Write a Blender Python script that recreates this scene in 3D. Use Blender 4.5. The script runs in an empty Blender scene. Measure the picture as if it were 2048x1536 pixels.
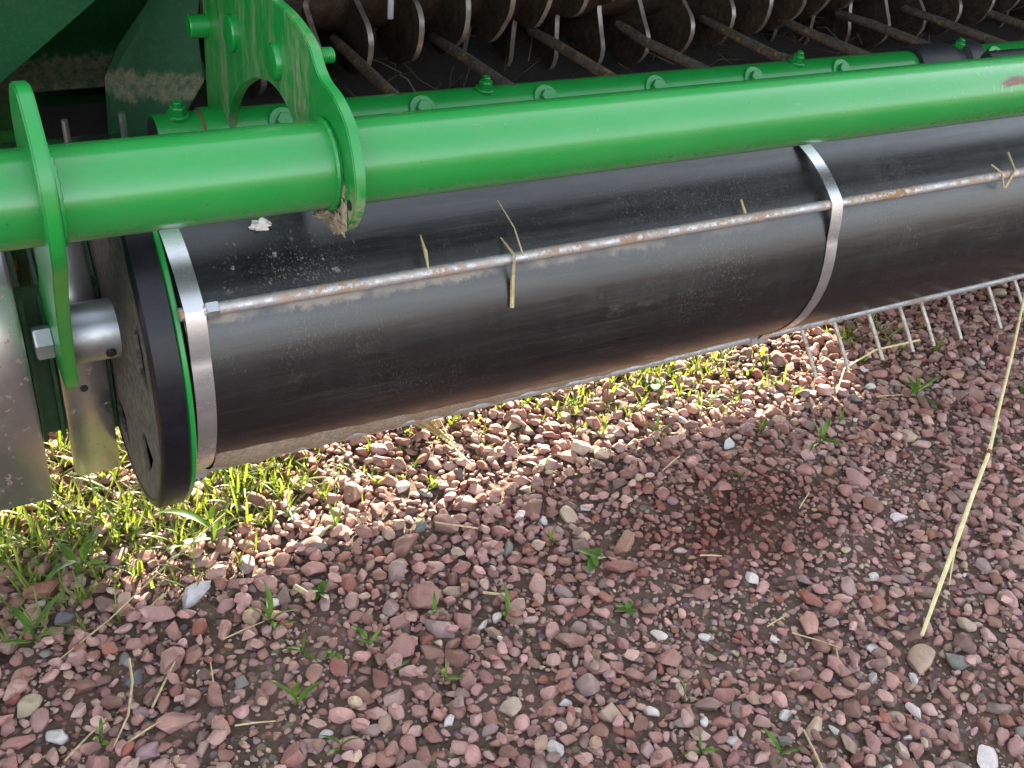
import bpy, bmesh, math, random
import numpy as np
from mathutils import Vector, Matrix, Euler

random.seed(11)
rng = np.random.default_rng(11)
R = math.radians
scene = bpy.context.scene
C = scene.collection

# ------------------------------------------------------------------ camera
cam_d = bpy.data.cameras.new('camera')
cam_d.sensor_width = 36.0
cam_d.lens = 36.0 * 2100.0 / 2048.0
cam_d.clip_start = 0.02
cam_d.clip_end = 2000.0
cam = bpy.data.objects.new('camera', cam_d)
C.objects.link(cam)
m = Matrix(((0.870729, 0.20144687, -0.44860915, 0.0),
            (-0.48559479, 0.49624822, -0.71967729, 0.0),
            (0.07764475, 0.84448615, 0.52991926, 1.128),
            (0, 0, 0, 1)))
cam.matrix_world = m
DZ = 0.028                  # the machine stands this much above the level its drawing was made for
KG = 1.128 / 1.1            # and ground measurements scale with it
scene.camera = cam

# ------------------------------------------------------------------ light
SUN_DIR = Vector((0.62, 1.0, 0.52)).normalized()        # towards the sun, behind the machine
sun_el = math.asin(SUN_DIR.z)
sun_az = math.atan2(SUN_DIR.x, SUN_DIR.y)
world = bpy.data.worlds.new('World')
scene.world = world
world.use_nodes = True
nt = world.node_tree
nt.nodes.clear()
sky = nt.nodes.new('ShaderNodeTexSky')
sky.sky_type = 'NISHITA'
sky.sun_disc = False
sky.sun_elevation = sun_el
sky.sun_rotation = sun_az
sky.air_density = 1.0
sky.dust_density = 2.0
sky.ozone_density = 0.6
hs = nt.nodes.new('ShaderNodeHueSaturation')
hs.inputs['Saturation'].default_value = 0.42
bg = nt.nodes.new('ShaderNodeBackground')
bg.inputs['Strength'].default_value = 0.11
wo = nt.nodes.new('ShaderNodeOutputWorld')
nt.links.new(sky.outputs[0], hs.inputs['Color'])
nt.links.new(hs.outputs[0], bg.inputs['Color'])
nt.links.new(bg.outputs[0], wo.inputs['Surface'])

sun_d = bpy.data.lights.new('sun', 'SUN')
sun_d.energy = 5.0
sun_d.angle = R(0.53)
sun_d.color = (1.0, 0.87, 0.66)
sun = bpy.data.objects.new('sun', sun_d)
C.objects.link(sun)
sun.rotation_euler = (-SUN_DIR).to_track_quat('-Z', 'Y').to_euler()
sun.location = (4, 6, 5)

vs = scene.view_settings
vs.view_transform = 'Standard'
vs.look = 'None'
vs.exposure = 3.05
vs.gamma = 1.0
vs.use_curve_mapping = False
scene.render.engine = 'CYCLES'
scene.cycles.max_bounces = 8
scene.cycles.use_denoising = True


# ------------------------------------------------------------------ node helpers
class NT:
    def __init__(self, name):
        self.m = bpy.data.materials.new(name)
        self.m.use_nodes = True
        self.t = self.m.node_tree
        self.t.nodes.clear()
        self.out = self.t.nodes.new('ShaderNodeOutputMaterial')
        self.b = self.t.nodes.new('ShaderNodeBsdfPrincipled')
        self.t.links.new(self.b.outputs[0], self.out.inputs['Surface'])
        self.tc = self.t.nodes.new('ShaderNodeTexCoord')

    def n(self, kind, **kw):
        nd = self.t.nodes.new('ShaderNode' + kind)
        for k, v in kw.items():
            setattr(nd, k, v)
        return nd

    def put(self, sock, v):
        if isinstance(v, bpy.types.NodeSocket):
            self.t.links.new(v, sock)
        elif v is not None:
            if sock.type == 'RGBA' and len(v) == 3:
                v = (*v, 1)
            sock.default_value = v

    def mapped(self, scale=(1, 1, 1), loc=(0, 0, 0), rot=(0, 0, 0), src='Object'):
        mp = self.n('Mapping')
        self.put(mp.inputs['Vector'], self.tc.outputs[src])
        mp.inputs['Scale'].default_value = scale
        mp.inputs['Location'].default_value = loc
        mp.inputs['Rotation'].default_value = rot
        return mp.outputs[0]

    def noise(self, scale, detail=4, rough=0.6, vec=None, out='Fac'):
        nd = self.n('TexNoise')
        nd.inputs['Scale'].default_value = scale
        nd.inputs['Detail'].default_value = detail
        nd.inputs['Roughness'].default_value = rough
        self.put(nd.inputs['Vector'], vec if vec is not None else self.tc.outputs['Object'])
        return nd.outputs[out]

    def ramp(self, fac, a, b, ca=(0, 0, 0), cb=(1, 1, 1)):
        nd = self.n('ValToRGB')
        nd.color_ramp.elements[0].position = a
        nd.color_ramp.elements[1].position = b
        nd.color_ramp.elements[0].color = (*ca, 1)
        nd.color_ramp.elements[1].color = (*cb, 1)
        self.put(nd.inputs[0], fac)
        return nd.outputs[0]

    def mix(self, fac, a, b):
        nd = self.n('MixRGB')
        self.put(nd.inputs[0], fac)
        self.put(nd.inputs[1], a)
        self.put(nd.inputs[2], b)
        return nd.outputs[0]

    def math(self, op, a, b=None, clamp=False):
        nd = self.n('Math', operation=op, use_clamp=clamp)
        self.put(nd.inputs[0], a)
        if b is not None:
            self.put(nd.inputs[1], b)
        return nd.outputs[0]

    def bump(self, h, strength=0.3, dist=0.002):
        nd = self.n('Bump')
        nd.inputs['Strength'].default_value = strength
        nd.inputs['Distance'].default_value = dist
        self.put(nd.inputs['Height'], h)
        self.put(self.b.inputs['Normal'], nd.outputs[0])

    def axis(self, ax, src='Object'):
        s = self.n('SeparateXYZ')
        self.put(s.inputs[0], self.tc.outputs[src])
        return s.outputs[ax]

    def band(self, v, lo0, lo1, hi0, hi1):
        """1 between lo1 and hi0, fading to 0 at lo0 and hi1"""
        a = self.n('MapRange'); self.put(a.inputs[0], v)
        a.inputs[1].default_value = lo0; a.inputs[2].default_value = lo1
        b = self.n('MapRange'); self.put(b.inputs[0], v)
        b.inputs[1].default_value = hi0; b.inputs[2].default_value = hi1
        b.inputs[3].default_value = 1; b.inputs[4].default_value = 0
        return self.math('MULTIPLY', a.outputs[0], b.outputs[0])

    def set(self, color=None, rough=None, metal=None, spec=None, coat=None):
        if color is not None: self.put(self.b.inputs['Base Color'], color)
        if rough is not None: self.put(self.b.inputs['Roughness'], rough)
        if metal is not None: self.put(self.b.inputs['Metallic'], metal)
        if spec is not None: self.put(self.b.inputs['Specular IOR Level'], spec)
        if coat is not None:
            self.put(self.b.inputs['Coat Weight'], coat)
            self.b.inputs['Coat Roughness'].default_value = 0.16
        return self.m


DUST = (0.30, 0.235, 0.165)


def mat_green(name, dust_amt=0.0, extra=None, base=(0.007, 0.19, 0.029), rough=0.34, coat=0.25):
    k = NT(name)
    fine = k.noise(420, 3, 0.7)
    big = k.noise(9, 5, 0.65)
    streak = k.noise(60, 4, 0.6, k.mapped((0.25, 1, 1)))
    var = k.mix(k.ramp(big, 0.3, 0.7), base, tuple(c * 1.18 for c in base))
    specks = k.ramp(fine, 0.70 - 0.05 * dust_amt, 0.80)
    speck_zone = k.ramp(streak, 0.45, 0.7)
    film = k.math('MULTIPLY', k.ramp(streak, 0.48, 0.9), 0.03 + 0.14 * dust_amt)
    s = k.math('MULTIPLY', specks, k.math('MULTIPLY', speck_zone, 0.55))
    mask = k.math('ADD', film, s, clamp=True)
    if extra:
        mask = k.math('ADD', mask, extra(k), clamp=True)
    col = k.mix(mask, var, DUST)
    r = k.math('ADD', rough, k.math('MULTIPLY', mask, 0.5), clamp=True)
    k.bump(k.noise(260, 2, 0.5), 0.06, 0.001)
    return k.set(col, r, 0.0, 0.5 if coat else 0.2, coat)


def dust_plate(k):          # mud smeared and brushed over the face of the arm plate
    st = k.noise(26, 6, 0.7, k.mapped((1, 1.0, 0.16), rot=(0.12, 0, 0)))
    fine = k.noise(150, 5, 0.75, k.mapped((1, 1.0, 0.35)))
    z = k.axis(2)
    y = k.axis(1)
    up = k.band(y, 1.16, 1.26, 1.9, 2.0)
    a = k.math('MULTIPLY', k.ramp(st, 0.47, 0.66), up)
    a = k.math('MULTIPLY', a, k.ramp(fine, 0.36, 0.62))
    low = k.band(z, 0.40, 0.41, 0.575, 0.64)
    b = k.math('MULTIPLY', k.ramp(k.noise(40, 5, 0.7), 0.46, 0.56), low)
    b = k.math('MULTIPLY', b, k.band(y, 1.0, 1.02, 1.17, 1.25))
    return k.math('MAXIMUM', k.math('MULTIPLY', a, 0.72), b)


def dust_panel(k):
    z = k.axis(2)
    n1 = k.noise(55, 6, 0.75, k.mapped((1, 1, 0.5)))
    ledge = k.band(k.math('ADD', z, k.math('MULTIPLY', k.math('SUBTRACT', n1, 0.5), 0.06)), 0.49, 0.50, 0.535, 0.545)
    sp = k.math('MULTIPLY', k.ramp(k.noise(140, 5, 0.8), 0.52, 0.66), 0.35)
    return k.math('MAXIMUM', k.math('MULTIPLY', k.math('MULTIPLY', ledge, k.ramp(k.noise(70, 6, 0.8), 0.32, 0.6)), 0.5), k.math('MULTIPLY', sp, 0.15))


def scuff_tube(k):          # bare, rubbed spot on the tube
    x = k.axis(0)
    z = k.axis(2)
    n = k.noise(30, 6, 0.75, k.mapped((0.5, 1, 1)))
    a = k.band(k.math('ADD', x, k.math('MULTIPLY', n, 0.10)), 1.66, 1.68, 1.95, 2.1)
    b = k.band(k.math('ADD', z, k.math('MULTIPLY', n, 0.03)), 0.664, 0.668, 0.677, 0.683)
    return k.math('MULTIPLY', a, b)


def mat_tube():
    k = NT('green_tube_paint')
    base = (0.007, 0.205, 0.031)
    big = k.noise(5, 5, 0.6, k.mapped((0.5, 1, 1)))
    var = k.mix(k.ramp(big, 0.3, 0.7), base, tuple(c * 1.15 for c in base))
    fine = k.noise(330, 3, 0.7)
    specks = k.math('MULTIPLY', k.ramp(fine, 0.69, 0.77), k.math('MULTIPLY', k.ramp(k.noise(14, 4, 0.6), 0.45, 0.65), 0.5))
    film = k.math('MULTIPLY', k.ramp(k.noise(24, 6, 0.7, k.mapped((0.3, 1, 1))), 0.5, 0.9), 0.07)
    z = k.axis(2)
    under = k.math('MULTIPLY', k.band(k.math('ADD', z, k.math('MULTIPLY', k.noise(45, 5, 0.7), 0.03)), 0.50, 0.52, 0.598, 0.618), 0.35)
    mask = k.math('ADD', k.math('ADD', specks, film), under, clamp=True)
    col = k.mix(mask, var, DUST)
    haze = k.math('ADD', 0.02, k.math('MULTIPLY', k.ramp(k.noise(12, 7, 0.75, k.mapped((0.4, 1, 1))), 0.42, 0.75), 0.09))
    col = k.mix(haze, col, (0.24, 0.27, 0.19))
    scf = k.math('MULTIPLY', k.ramp(k.noise(260, 2, 0.5, k.mapped((0.10, 1, 1), rot=(0, 0.12, 0.2))), 0.70, 0.75), k.math('MULTIPLY', k.ramp(k.noise(5, 3, 0.6), 0.5, 0.65), 0.4))
    col = k.mix(scf, col, (0.22, 0.36, 0.22))
    chip = k.math('MULTIPLY', k.ramp(k.noise(130, 2, 0.4), 0.76, 0.78), 0.8)
    col = k.mix(chip, col, (0.03, 0.06, 0.03))
    sc = scuff_tube(k)
    rust = k.mix(k.noise(160, 4, 0.7), (0.03, 0.02, 0.018), (0.20, 0.07, 0.035))
    col = k.mix(sc, col, rust)
    scr = k.noise(90, 3, 0.6, k.mapped((4.0, 1, 0.25), rot=(0, 0.35, 0)))
    zone = k.band(k.axis(0), 1.35, 1.6, 2.2, 2.4)
    col = k.mix(k.math('MULTIPLY', k.ramp(scr, 0.66, 0.72), k.math('MULTIPLY', zone, 0.6)), col, (0.45, 0.55, 0.42))
    r = k.math('ADD', 0.26, k.math('MULTIPLY', k.math('MAXIMUM', mask, sc), 0.45), clamp=True)
    k.bump(k.noise(240, 2, 0.5), 0.05, 0.001)
    return k.set(col, r, 0.0, 0.5, 0.4)


def mat_zinc(name, rust=0.5, rough=0.27, dust=0.3, base=(0.62, 0.63, 0.65), metal=0.92):
    k = NT(name)
    brush = k.noise(90, 4, 0.6, k.mapped((0.06, 1, 1)))
    mott = k.noise(24, 5, 0.65)
    b = k.mix(k.ramp(mott, 0.3, 0.75), tuple(c * 0.86 for c in base), base)
    rs = k.math('MULTIPLY', k.ramp(k.noise(75, 5, 0.75), 0.64 - 0.14 * rust, 0.70 - 0.14 * rust), k.ramp(k.noise(7, 3, 0.5), 0.36, 0.62))
    rcol = k.mix(k.noise(180, 3, 0.7), (0.16, 0.055, 0.016), (0.36, 0.17, 0.05))
    du = k.math('MULTIPLY', k.ramp(k.noise(38, 6, 0.75), 0.55 - 0.15 * dust, 0.72), 0.75 * dust)
    col = k.mix(rs, b, rcol)
    col = k.mix(du, col, DUST)
    mm = k.math('MAXIMUM', rs, du)
    k.put(k.b.inputs['Metallic'], k.math('MULTIPLY', k.math('SUBTRACT', 1.0, mm), metal))
    k.put(k.b.inputs['Roughness'], k.math('ADD', k.math('ADD', rough, k.math('MULTIPLY', brush, 0.12)), k.math('MULTIPLY', mm, 0.45), clamp=True))
    k.bump(k.math('ADD', k.math('MULTIPLY', brush, 0.4), k.math('MULTIPLY', mm, 2.0)), 0.07, 0.0005)
    return k.set(col)


def mat_black():
    """black sheet of the roller: glossy, streaked, dusted and caked with soil along the underside"""
    k = NT('black_roller_sheet')
    circ = k.noise(34, 5, 0.65, k.mapped((1.0, 0.22, 0.22)))
    lin = k.noise(46, 5, 0.7, k.mapped((0.07, 1, 1)))
    b = k.mix(k.ramp(circ, 0.3, 0.75), (0.0025, 0.0026, 0.0032), (0.006, 0.006, 0.007))
    # fine pale speckle, in drifts
    sp = k.math('MULTIPLY', k.ramp(k.noise(300, 2, 0.6, k.mapped((1.4, 1, 0.6))), 0.57, 0.70), k.ramp(k.noise(4.5, 6, 0.75), 0.44, 0.64))
    # dried tan splashes by the left strap
    x_, y_ = k.axis(0), k.axis(1)
    spl = k.math('MULTIPLY', k.ramp(k.noise(52, 6, 0.75, k.mapped((1, 1, 0.55))), 0.605, 0.65), k.band(x_, 0.27, 0.33, 0.42, 0.52))
    spl = k.math('MULTIPLY', spl, k.band(k.axis(2), 0.465, 0.475, 0.50, 0.53))
    # soil caught below the rod
    und = k.math('MULTIPLY', k.band(k.math('ADD', k.axis(2), k.math('MULTIPLY', k.noise(45, 6, 0.75), 0.035)), 0.455, 0.462, 0.49, 0.50), k.band(y_, 0.9, 0.95, 1.166, 1.172))
    und = k.math('MULTIPLY', und, k.math('MULTIPLY', k.ramp(k.noise(9, 3, 0.6), 0.42, 0.56), k.band(x_, 0.2, 0.25, 0.75, 1.3)))
    # long scuffs and a thin film of dust
    scf = k.math('MULTIPLY', k.ramp(k.noise(150, 4, 0.65, k.mapped((0.035, 1, 1))), 0.52, 0.72), k.ramp(k.noise(3.0, 4, 0.65, k.mapped(loc=(1.7, 0, 0))), 0.40, 0.62))
    rub = k.math('MULTIPLY', k.ramp(k.noise(38, 6, 0.8, k.mapped((0.5, 1, 1))), 0.56, 0.70), k.ramp(k.noise(3.6, 2, 0.5, k.mapped(loc=(0.4, 2, 0))), 0.50, 0.60))
    # soil carried on the lower face
    z = k.axis(2)
    nz = k.math('MULTIPLY', k.math('SUBTRACT', k.noise(60, 6, 0.8, k.mapped((0.45, 1, 1))), 0.5), 0.10)
    xs = k.math('MULTIPLY', k.axis(0), -0.014)
    cake = k.band(k.math('ADD', k.math('ADD', z, nz), k.math('MULTIPLY', xs, -1.0)), -1.0, -0.9, 0.150, 0.180)
    fil = k.math('ADD', k.math('MULTIPLY', k.ramp(lin, 0.45, 0.8), 0.022), k.math('MULTIPLY', k.ramp(k.noise(3.2, 4, 0.6), 0.45, 0.75), 0.010))
    mask = k.math('MAXIMUM', k.math('MULTIPLY', sp, 0.34), k.math('MAXIMUM', k.math('MULTIPLY', spl, 0.8), k.math('MAXIMUM', k.math('MULTIPLY', und, 0.8), k.math('MAXIMUM', k.math('MULTIPLY', scf, 0.07), k.math('MULTIPLY', rub, 0.13)))))
    mask = k.math('MAXIMUM', mask, k.math('MULTIPLY', cake, 0.8))
    mask = k.math('ADD', mask, fil, clamp=True)
    col = k.mix(mask, b, (0.27, 0.23, 0.185))
    rr = k.math('ADD', k.math('ADD', 0.25, k.math('MULTIPLY', circ, 0.12)), k.math('MULTIPLY', k.ramp(lin, 0.4, 0.7), 0.10))
    k.put(k.b.inputs['Roughness'], k.math('ADD', rr, k.math('MULTIPLY', mask, 0.5), clamp=True))
    k.bump(k.math('ADD', k.math('MULTIPLY', lin, 0.6), k.math('MULTIPLY', mask, 1.5)), 0.22, 0.0012)
    return k.set(col, spec=0.85)


def mat_simple(name, c1, c2, scale=40, rough=0.6, metal=0.0, bump=0.2, dist=0.002, dust=0.0):
    k = NT(name)
    n1 = k.noise(scale, 5, 0.65)
    col = k.mix(k.ramp(n1, 0.3, 0.7), c1, c2)
    if dust:
        col = k.mix(k.math('MULTIPLY', k.ramp(k.noise(scale * 1.7, 6, 0.8), 0.45, 0.65), dust), col, DUST)
    k.bump(k.noise(scale * 3, 4, 0.6), bump, dist)
    return k.set(col, rough, metal)


def damp(k, pos):
    """damp, dark red patch of ground with an uneven rim"""
    sx = k.n('SeparateXYZ'); k.put(sx.inputs[0], pos)
    n = k.math('MULTIPLY', k.math('SUBTRACT', k.noise(11, 5, 0.65, pos), 0.5), 1.3)
    u = k.math('DIVIDE', k.math('SUBTRACT', sx.outputs[0], 1.11), 0.29)
    v = k.math('DIVIDE', k.math('SUBTRACT', sx.outputs[1], 0.99), 0.145)
    d = k.math('ADD', k.math('SQRT', k.math('ADD', k.math('MULTIPLY', u, u), k.math('MULTIPLY', v, v))), n)
    return k.ramp(d, 0.35, 1.1, (1, 1, 1), (0, 0, 0))


def mat_stone(name, attr):
    k = NT(name)
    a = k.n('Attribute')
    if attr:
        a.attribute_name = 'stone_colour'
    else:
        a.attribute_type = 'OBJECT'
        a.attribute_name = 'color'
    geo = k.n('NewGeometry')
    pos = geo.outputs['Position']
    n1 = k.noise(95, 5, 0.7, pos)
    n2 = k.noise(420, 3, 0.7, pos)
    n3 = k.noise(38, 3, 0.5, pos)
    v = k.math('ADD', k.math('MULTIPLY', n1, 0.55), k.math('MULTIPLY', n2, 0.45))
    fac = k.ramp(v, 0.3, 0.72, (0.66, 0.62, 0.60), (1.28, 1.26, 1.24))
    mul = k.n('MixRGB', blend_type='MULTIPLY')
    mul.inputs[0].default_value = 1
    k.put(mul.inputs[1], a.outputs['Color'])
    k.put(mul.inputs[2], fac)
    dusty = k.mix(k.math('ADD', 0.10, k.math('MULTIPLY', k.ramp(n3, 0.42, 0.72), 0.30)), mul.outputs[0], (0.34, 0.24, 0.185))
    wet = k.math('MULTIPLY', damp(k, pos), 0.85)
    mw = k.n('MixRGB', blend_type='MULTIPLY')
    k.put(mw.inputs[0], wet); k.put(mw.inputs[1], dusty); mw.inputs[2].default_value = (0.52, 0.31, 0.26, 1)
    k.bump(v, 0.7, 0.002)
    return k.set(mw.outputs[0], k.math('ADD', 0.6, k.math('MULTIPLY', n1, 0.3)), 0, 0.35)


def mat_ground():
    k = NT('gravelly_soil')
    geo = k.n('NewGeometry')
    pos = geo.outputs['Position']
    n1 = k.noise(7, 6, 0.65, pos)
    n2 = k.noise(70, 6, 0.75, pos)
    soil = k.mix(k.ramp(n2, 0.3, 0.7), (0.045, 0.030, 0.021), (0.125, 0.085, 0.058))
    soil = k.mix(k.math('MULTIPLY', k.ramp(n1, 0.4, 0.65), 0.5), soil, (0.15, 0.075, 0.058))
    vo = k.n('TexVoronoi')
    vo.inputs['Scale'].default_value = 55
    k.put(vo.inputs['Vector'], pos)
    peb = k.ramp(vo.outputs['Distance'], 0.28, 0.42, (1, 1, 1), (0, 0, 0))
    pcol = k.mix(0.6, vo.outputs['Color'], (0.24, 0.13, 0.115))
    pcol = k.mix(0.75, pcol, (0.21, 0.125, 0.11))
    col = k.mix(k.math('MULTIPLY', peb, 0.55), soil, pcol)
    grit = k.ramp(k.noise(520, 3, 0.8, pos), 0.67, 0.75)
    col = k.mix(k.math('MULTIPLY', grit, 0.5), col, (0.36, 0.27, 0.21))
    mw = k.n('MixRGB', blend_type='MULTIPLY')
    k.put(mw.inputs[0], k.math('MULTIPLY', damp(k, pos), 0.9)); k.put(mw.inputs[1], col); mw.inputs[2].default_value = (0.54, 0.33, 0.26, 1)
    k.bump(k.math('ADD', k.math('MULTIPLY', peb, 0.9), k.math('MULTIPLY', n2, 1.2)), 0.8, 0.006)
    return k.set(mw.outputs[0], 0.88, 0, 0.3)


def mat_leaf(name, c1, c2, trans=0.5):
    k = NT(name)
    geo = k.n('NewGeometry')
    n1 = k.noise(35, 3, 0.6, geo.outputs['Position'])
    col = k.mix(k.ramp(n1, 0.35, 0.65), c1, c2)
    k.set(col, 0.42, 0, 0.4)
    tr = k.n('BsdfTranslucent')
    br = k.n('MixRGB', blend_type='MULTIPLY')
    br.inputs[0].default_value = 1.0
    k.put(br.inputs[1], col)
    br.inputs[2].default_value = (2.1, 1.8, 0.75, 1)
    k.put(tr.inputs['Color'], br.outputs[0])
    mx = k.n('MixShader')
    mx.inputs[0].default_value = trans
    k.t.links.new(k.b.outputs[0], mx.inputs[1])
    k.t.links.new(tr.outputs[0], mx.inputs[2])
    k.t.links.new(mx.outputs[0], k.out.inputs['Surface'])
    return k.m


M = {}
M['tube'] = mat_tube()
M['green'] = mat_green('green_paint')
M['green_plate'] = mat_green('green_paint_muddy', 0.5, dust_plate)
M['green_panel'] = mat_green('green_paint_shaded_dusty', 0.1, dust_panel, base=(0.0018, 0.045, 0.0115), rough=0.5, coat=0.0)  # base green darkened to carry the shade inside; dust lies over it
M['zinc'] = mat_zinc('galvanised_steel', 0.25, 0.36, 0.35, (0.50, 0.51, 0.53))
M['zinc_band'] = mat_zinc('galvanised_band', 0.40, 0.24, 0.10, (0.52, 0.49, 0.47))
M['strap'] = mat_zinc('bright_strap', 0.0, 0.22, 0.1, (0.70, 0.70, 0.71))
M['rod'] = mat_zinc('rusty_rod', 1.35, 0.40, 0.95, (0.55, 0.55, 0.56))
M['tine'] = mat_zinc('worn_tine', 0.9, 0.40, 0.8, (0.42, 0.41, 0.38), 0.8)
M['rod_mud'] = mat_zinc('muddy_rod', 0.75, 0.42, 0.95, (0.45, 0.45, 0.46), 0.8)
def mat_finger():
    k = NT('worn_black_finger')
    col = k.mix(k.ramp(k.noise(110, 5, 0.7), 0.35, 0.65), (0.040, 0.036, 0.033), (0.17, 0.14, 0.105))
    spots = k.math('MULTIPLY', k.ramp(k.noise(70, 3, 0.5), 0.60, 0.64), k.ramp(k.noise(6, 2, 0.5), 0.40, 0.52))
    col = k.mix(spots, col, (0.36, 0.20, 0.06))
    k.bump(k.noise(150, 4, 0.6), 0.5, 0.002)
    return k.set(col, 0.42, 0.25)
M['finger'] = mat_finger()
M['black'] = mat_black()
M['disc'] = mat_simple('black_disc_rubber', (0.004, 0.004, 0.006), (0.008, 0.008, 0.011), 40, 0.33, 0, 0.06, 0.001, 0.015)
M['disc'].node_tree.nodes['Principled BSDF'].inputs['Specular IOR Level'].default_value = 0.28
M['dusty_disc'] = mat_simple('dusty_disc_face', (0.016, 0.014, 0.012), (0.07, 0.058, 0.045), 45, 0.75, 0, 0.3, 0.002, 0.35)
M['rubber'] = mat_simple('black_rubber', (0.008, 0.008, 0.009), (0.02, 0.02, 0.021), 60, 0.5)
M['rust'] = mat_simple('rust', (0.12, 0.04, 0.018), (0.24, 0.09, 0.03), 90, 0.8)
M['rotor'] = mat_simple('rusty_rotor', (0.010, 0.006, 0.004), (0.045, 0.020, 0.008), 28, 0.6, 0.3, 0.3, 0.002, 0.12)
M['star'] = mat_simple('worn_rotor_plate', (0.020, 0.014, 0.010), (0.075, 0.048, 0.030), 40, 0.55, 0.4, 0.3, 0.002, 0.2)
M['star_edge'] = mat_simple('worn_plate_edge', (0.10, 0.075, 0.055), (0.36, 0.31, 0.27), 22, 0.42, 0.5, 0.2, 0.001)
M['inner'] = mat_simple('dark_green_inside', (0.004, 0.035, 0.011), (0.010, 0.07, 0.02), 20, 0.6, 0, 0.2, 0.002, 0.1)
M['mud'] = mat_simple('dried_mud', (0.20, 0.14, 0.095), (0.38, 0.29, 0.20), 130, 0.95, 0, 0.8, 0.003)
M['stone_attr'] = mat_stone('gravel_stone', True)
M['stone_obj'] = mat_stone('single_stone', False)
M['ground'] = mat_ground()
M['grass'] = mat_leaf('grass_blade', (0.055, 0.105, 0.018), (0.14, 0.19, 0.040), 0.45)
M['weed'] = mat_leaf('weed_leaf', (0.045, 0.105, 0.016), (0.085, 0.17, 0.028), 0.42)
M['straw'] = mat_simple('dry_straw', (0.26, 0.19, 0.09), (0.50, 0.40, 0.22), 120, 0.5, 0, 0.2, 0.001)
M['green_straw'] = mat_simple('half_green_straw', (0.44, 0.38, 0.16), (0.64, 0.56, 0.30), 80, 0.5, 0, 0.2, 0.001)
M['shell'] = mat_simple('white_husk', (0.55, 0.50, 0.45), (0.75, 0.72, 0.66), 100, 0.5)
M['floor'] = mat_simple('dirty_floor', (0.006, 0.005, 0.004), (0.02, 0.014, 0.009), 50, 0.8)
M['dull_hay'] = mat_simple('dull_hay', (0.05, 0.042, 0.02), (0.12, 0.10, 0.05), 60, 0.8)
M['tyre'] = mat_simple('tyre_rubber', (0.012, 0.012, 0.012), (0.03, 0.028, 0.026), 40, 0.8, 0, 0.3, 0.003, 0.3)


# ------------------------------------------------------------------ mesh helpers
def obj(name, me, mat, parent=None, loc=None, sharp=35):
    if isinstance(me, bmesh.types.BMesh):
        bm = me
        me = bpy.data.meshes.new(name)
        bm.to_mesh(me)
        bm.free()
    if mat and not me.materials:
        me.materials.append(M[mat])
    if sharp is not None:
        me.polygons.foreach_set('use_smooth', [True] * len(me.polygons))
        me.set_sharp_from_angle(angle=R(sharp))
    o = bpy.data.objects.new(name, me)
    C.objects.link(o)
    if parent:
        o.parent = parent
    if loc is not None:
        o.location = loc
    return o


def tag(o, label, cat, group=None, kind=None):
    if label: o['label'] = label
    if cat: o['category'] = cat
    if group: o['group'] = group
    if kind: o['kind'] = kind
    return o


def empty(name, loc=(0, 0, 0)):
    o = bpy.data.objects.new(name, None)
    o.empty_display_size = 0.05
    o.location = loc
    C.objects.link(o)
    return o


def share(name, src, parent, loc=None, rot=None, scale=None):
    o = bpy.data.objects.new(name, src.data)
    C.objects.link(o)
    if parent: o.parent = parent
    if loc is not None: o.location = loc
    if rot is not None: o.rotation_euler = rot
    if scale is not None: o.scale = scale
    return o


def lathe_x(bm, cy, cz, prof, n=48, close=True):
    """revolve (x, r) pairs about the x axis line at (cy, cz)"""
    rings = []
    for x, r in prof:
        rings.append([bm.verts.new((x, cy - r * math.cos(2 * math.pi * i / n), cz + r * math.sin(2 * math.pi * i / n))) for i in range(n)])
    for a, b in zip(rings, rings[1:]):
        for i in range(n):
            bm.faces.new((a[i], a[(i + 1) % n], b[(i + 1) % n], b[i]))
    if close:
        bm.faces.new(rings[0][::-1])
        bm.faces.new(rings[-1])
    return bm


def fix(bm):
    bmesh.ops.recalc_face_normals(bm, faces=bm.faces[:])
    return bm


def tube_path(pts, rads, n=10, cap=True, bm=None):
    bm = bm or bmesh.new()
    pts = [Vector(p) for p in pts]
    if not hasattr(rads, '__len__'):
        rads = [rads] * len(pts)
    rings = []
    up = Vector((0.13, 0.27, 1)).normalized()
    for i, p in enumerate(pts):
        t = (pts[min(i + 1, len(pts) - 1)] - pts[max(i - 1, 0)]).normalized()
        if abs(t.dot(up)) > 0.95:
            up = Vector((1, 0.2, 0))
        a = t.cross(up).normalized()
        b = t.cross(a).normalized()
        rings.append([bm.verts.new(p + (a * math.cos(2 * math.pi * j / n) + b * math.sin(2 * math.pi * j / n)) * rads[i]) for j in range(n)])
    for a, b in zip(rings, rings[1:]):
        for j in range(n):
            bm.faces.new((a[j], a[(j + 1) % n], b[(j + 1) % n], b[j]))
    if cap:
        bm.faces.new(rings[0][::-1])
        bm.faces.new(rings[-1])
    return fix(bm)


def cyl(p0, p1, r, n=16, bevel=0.0, bm=None):
    p0, p1 = Vector(p0), Vector(p1)
    L = (p1 - p0).length
    d = (p1 - p0).normalized()
    if bevel:
        pts = [p0, p0 + d * bevel, p1 - d * bevel, p1]
        return tube_path(pts, [r - bevel, r, r, r - bevel], n, True, bm)
    return tube_path([p0, p1], r, n, True, bm)


def box(x0, x1, y0, y1, z0, z1, bevel=0.0, bm=None):
    own = bm is None
    bm = bm or bmesh.new()
    vs_ = [bm.verts.new((x, y, z)) for x in (x0, x1) for y in (y0, y1) for z in (z0, z1)]
    for f in ((0, 1, 3, 2), (4, 6, 7, 5), (0, 4, 5, 1), (2, 3, 7, 6), (0, 2, 6, 4), (1, 5, 7, 3)):
        bm.faces.new([vs_[i] for i in f])
    fix(bm)
    if bevel and own:
        bmesh.ops.bevel(bm, geom=bm.edges[:], offset=bevel, segments=2, affect='EDGES')
    return bm


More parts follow.
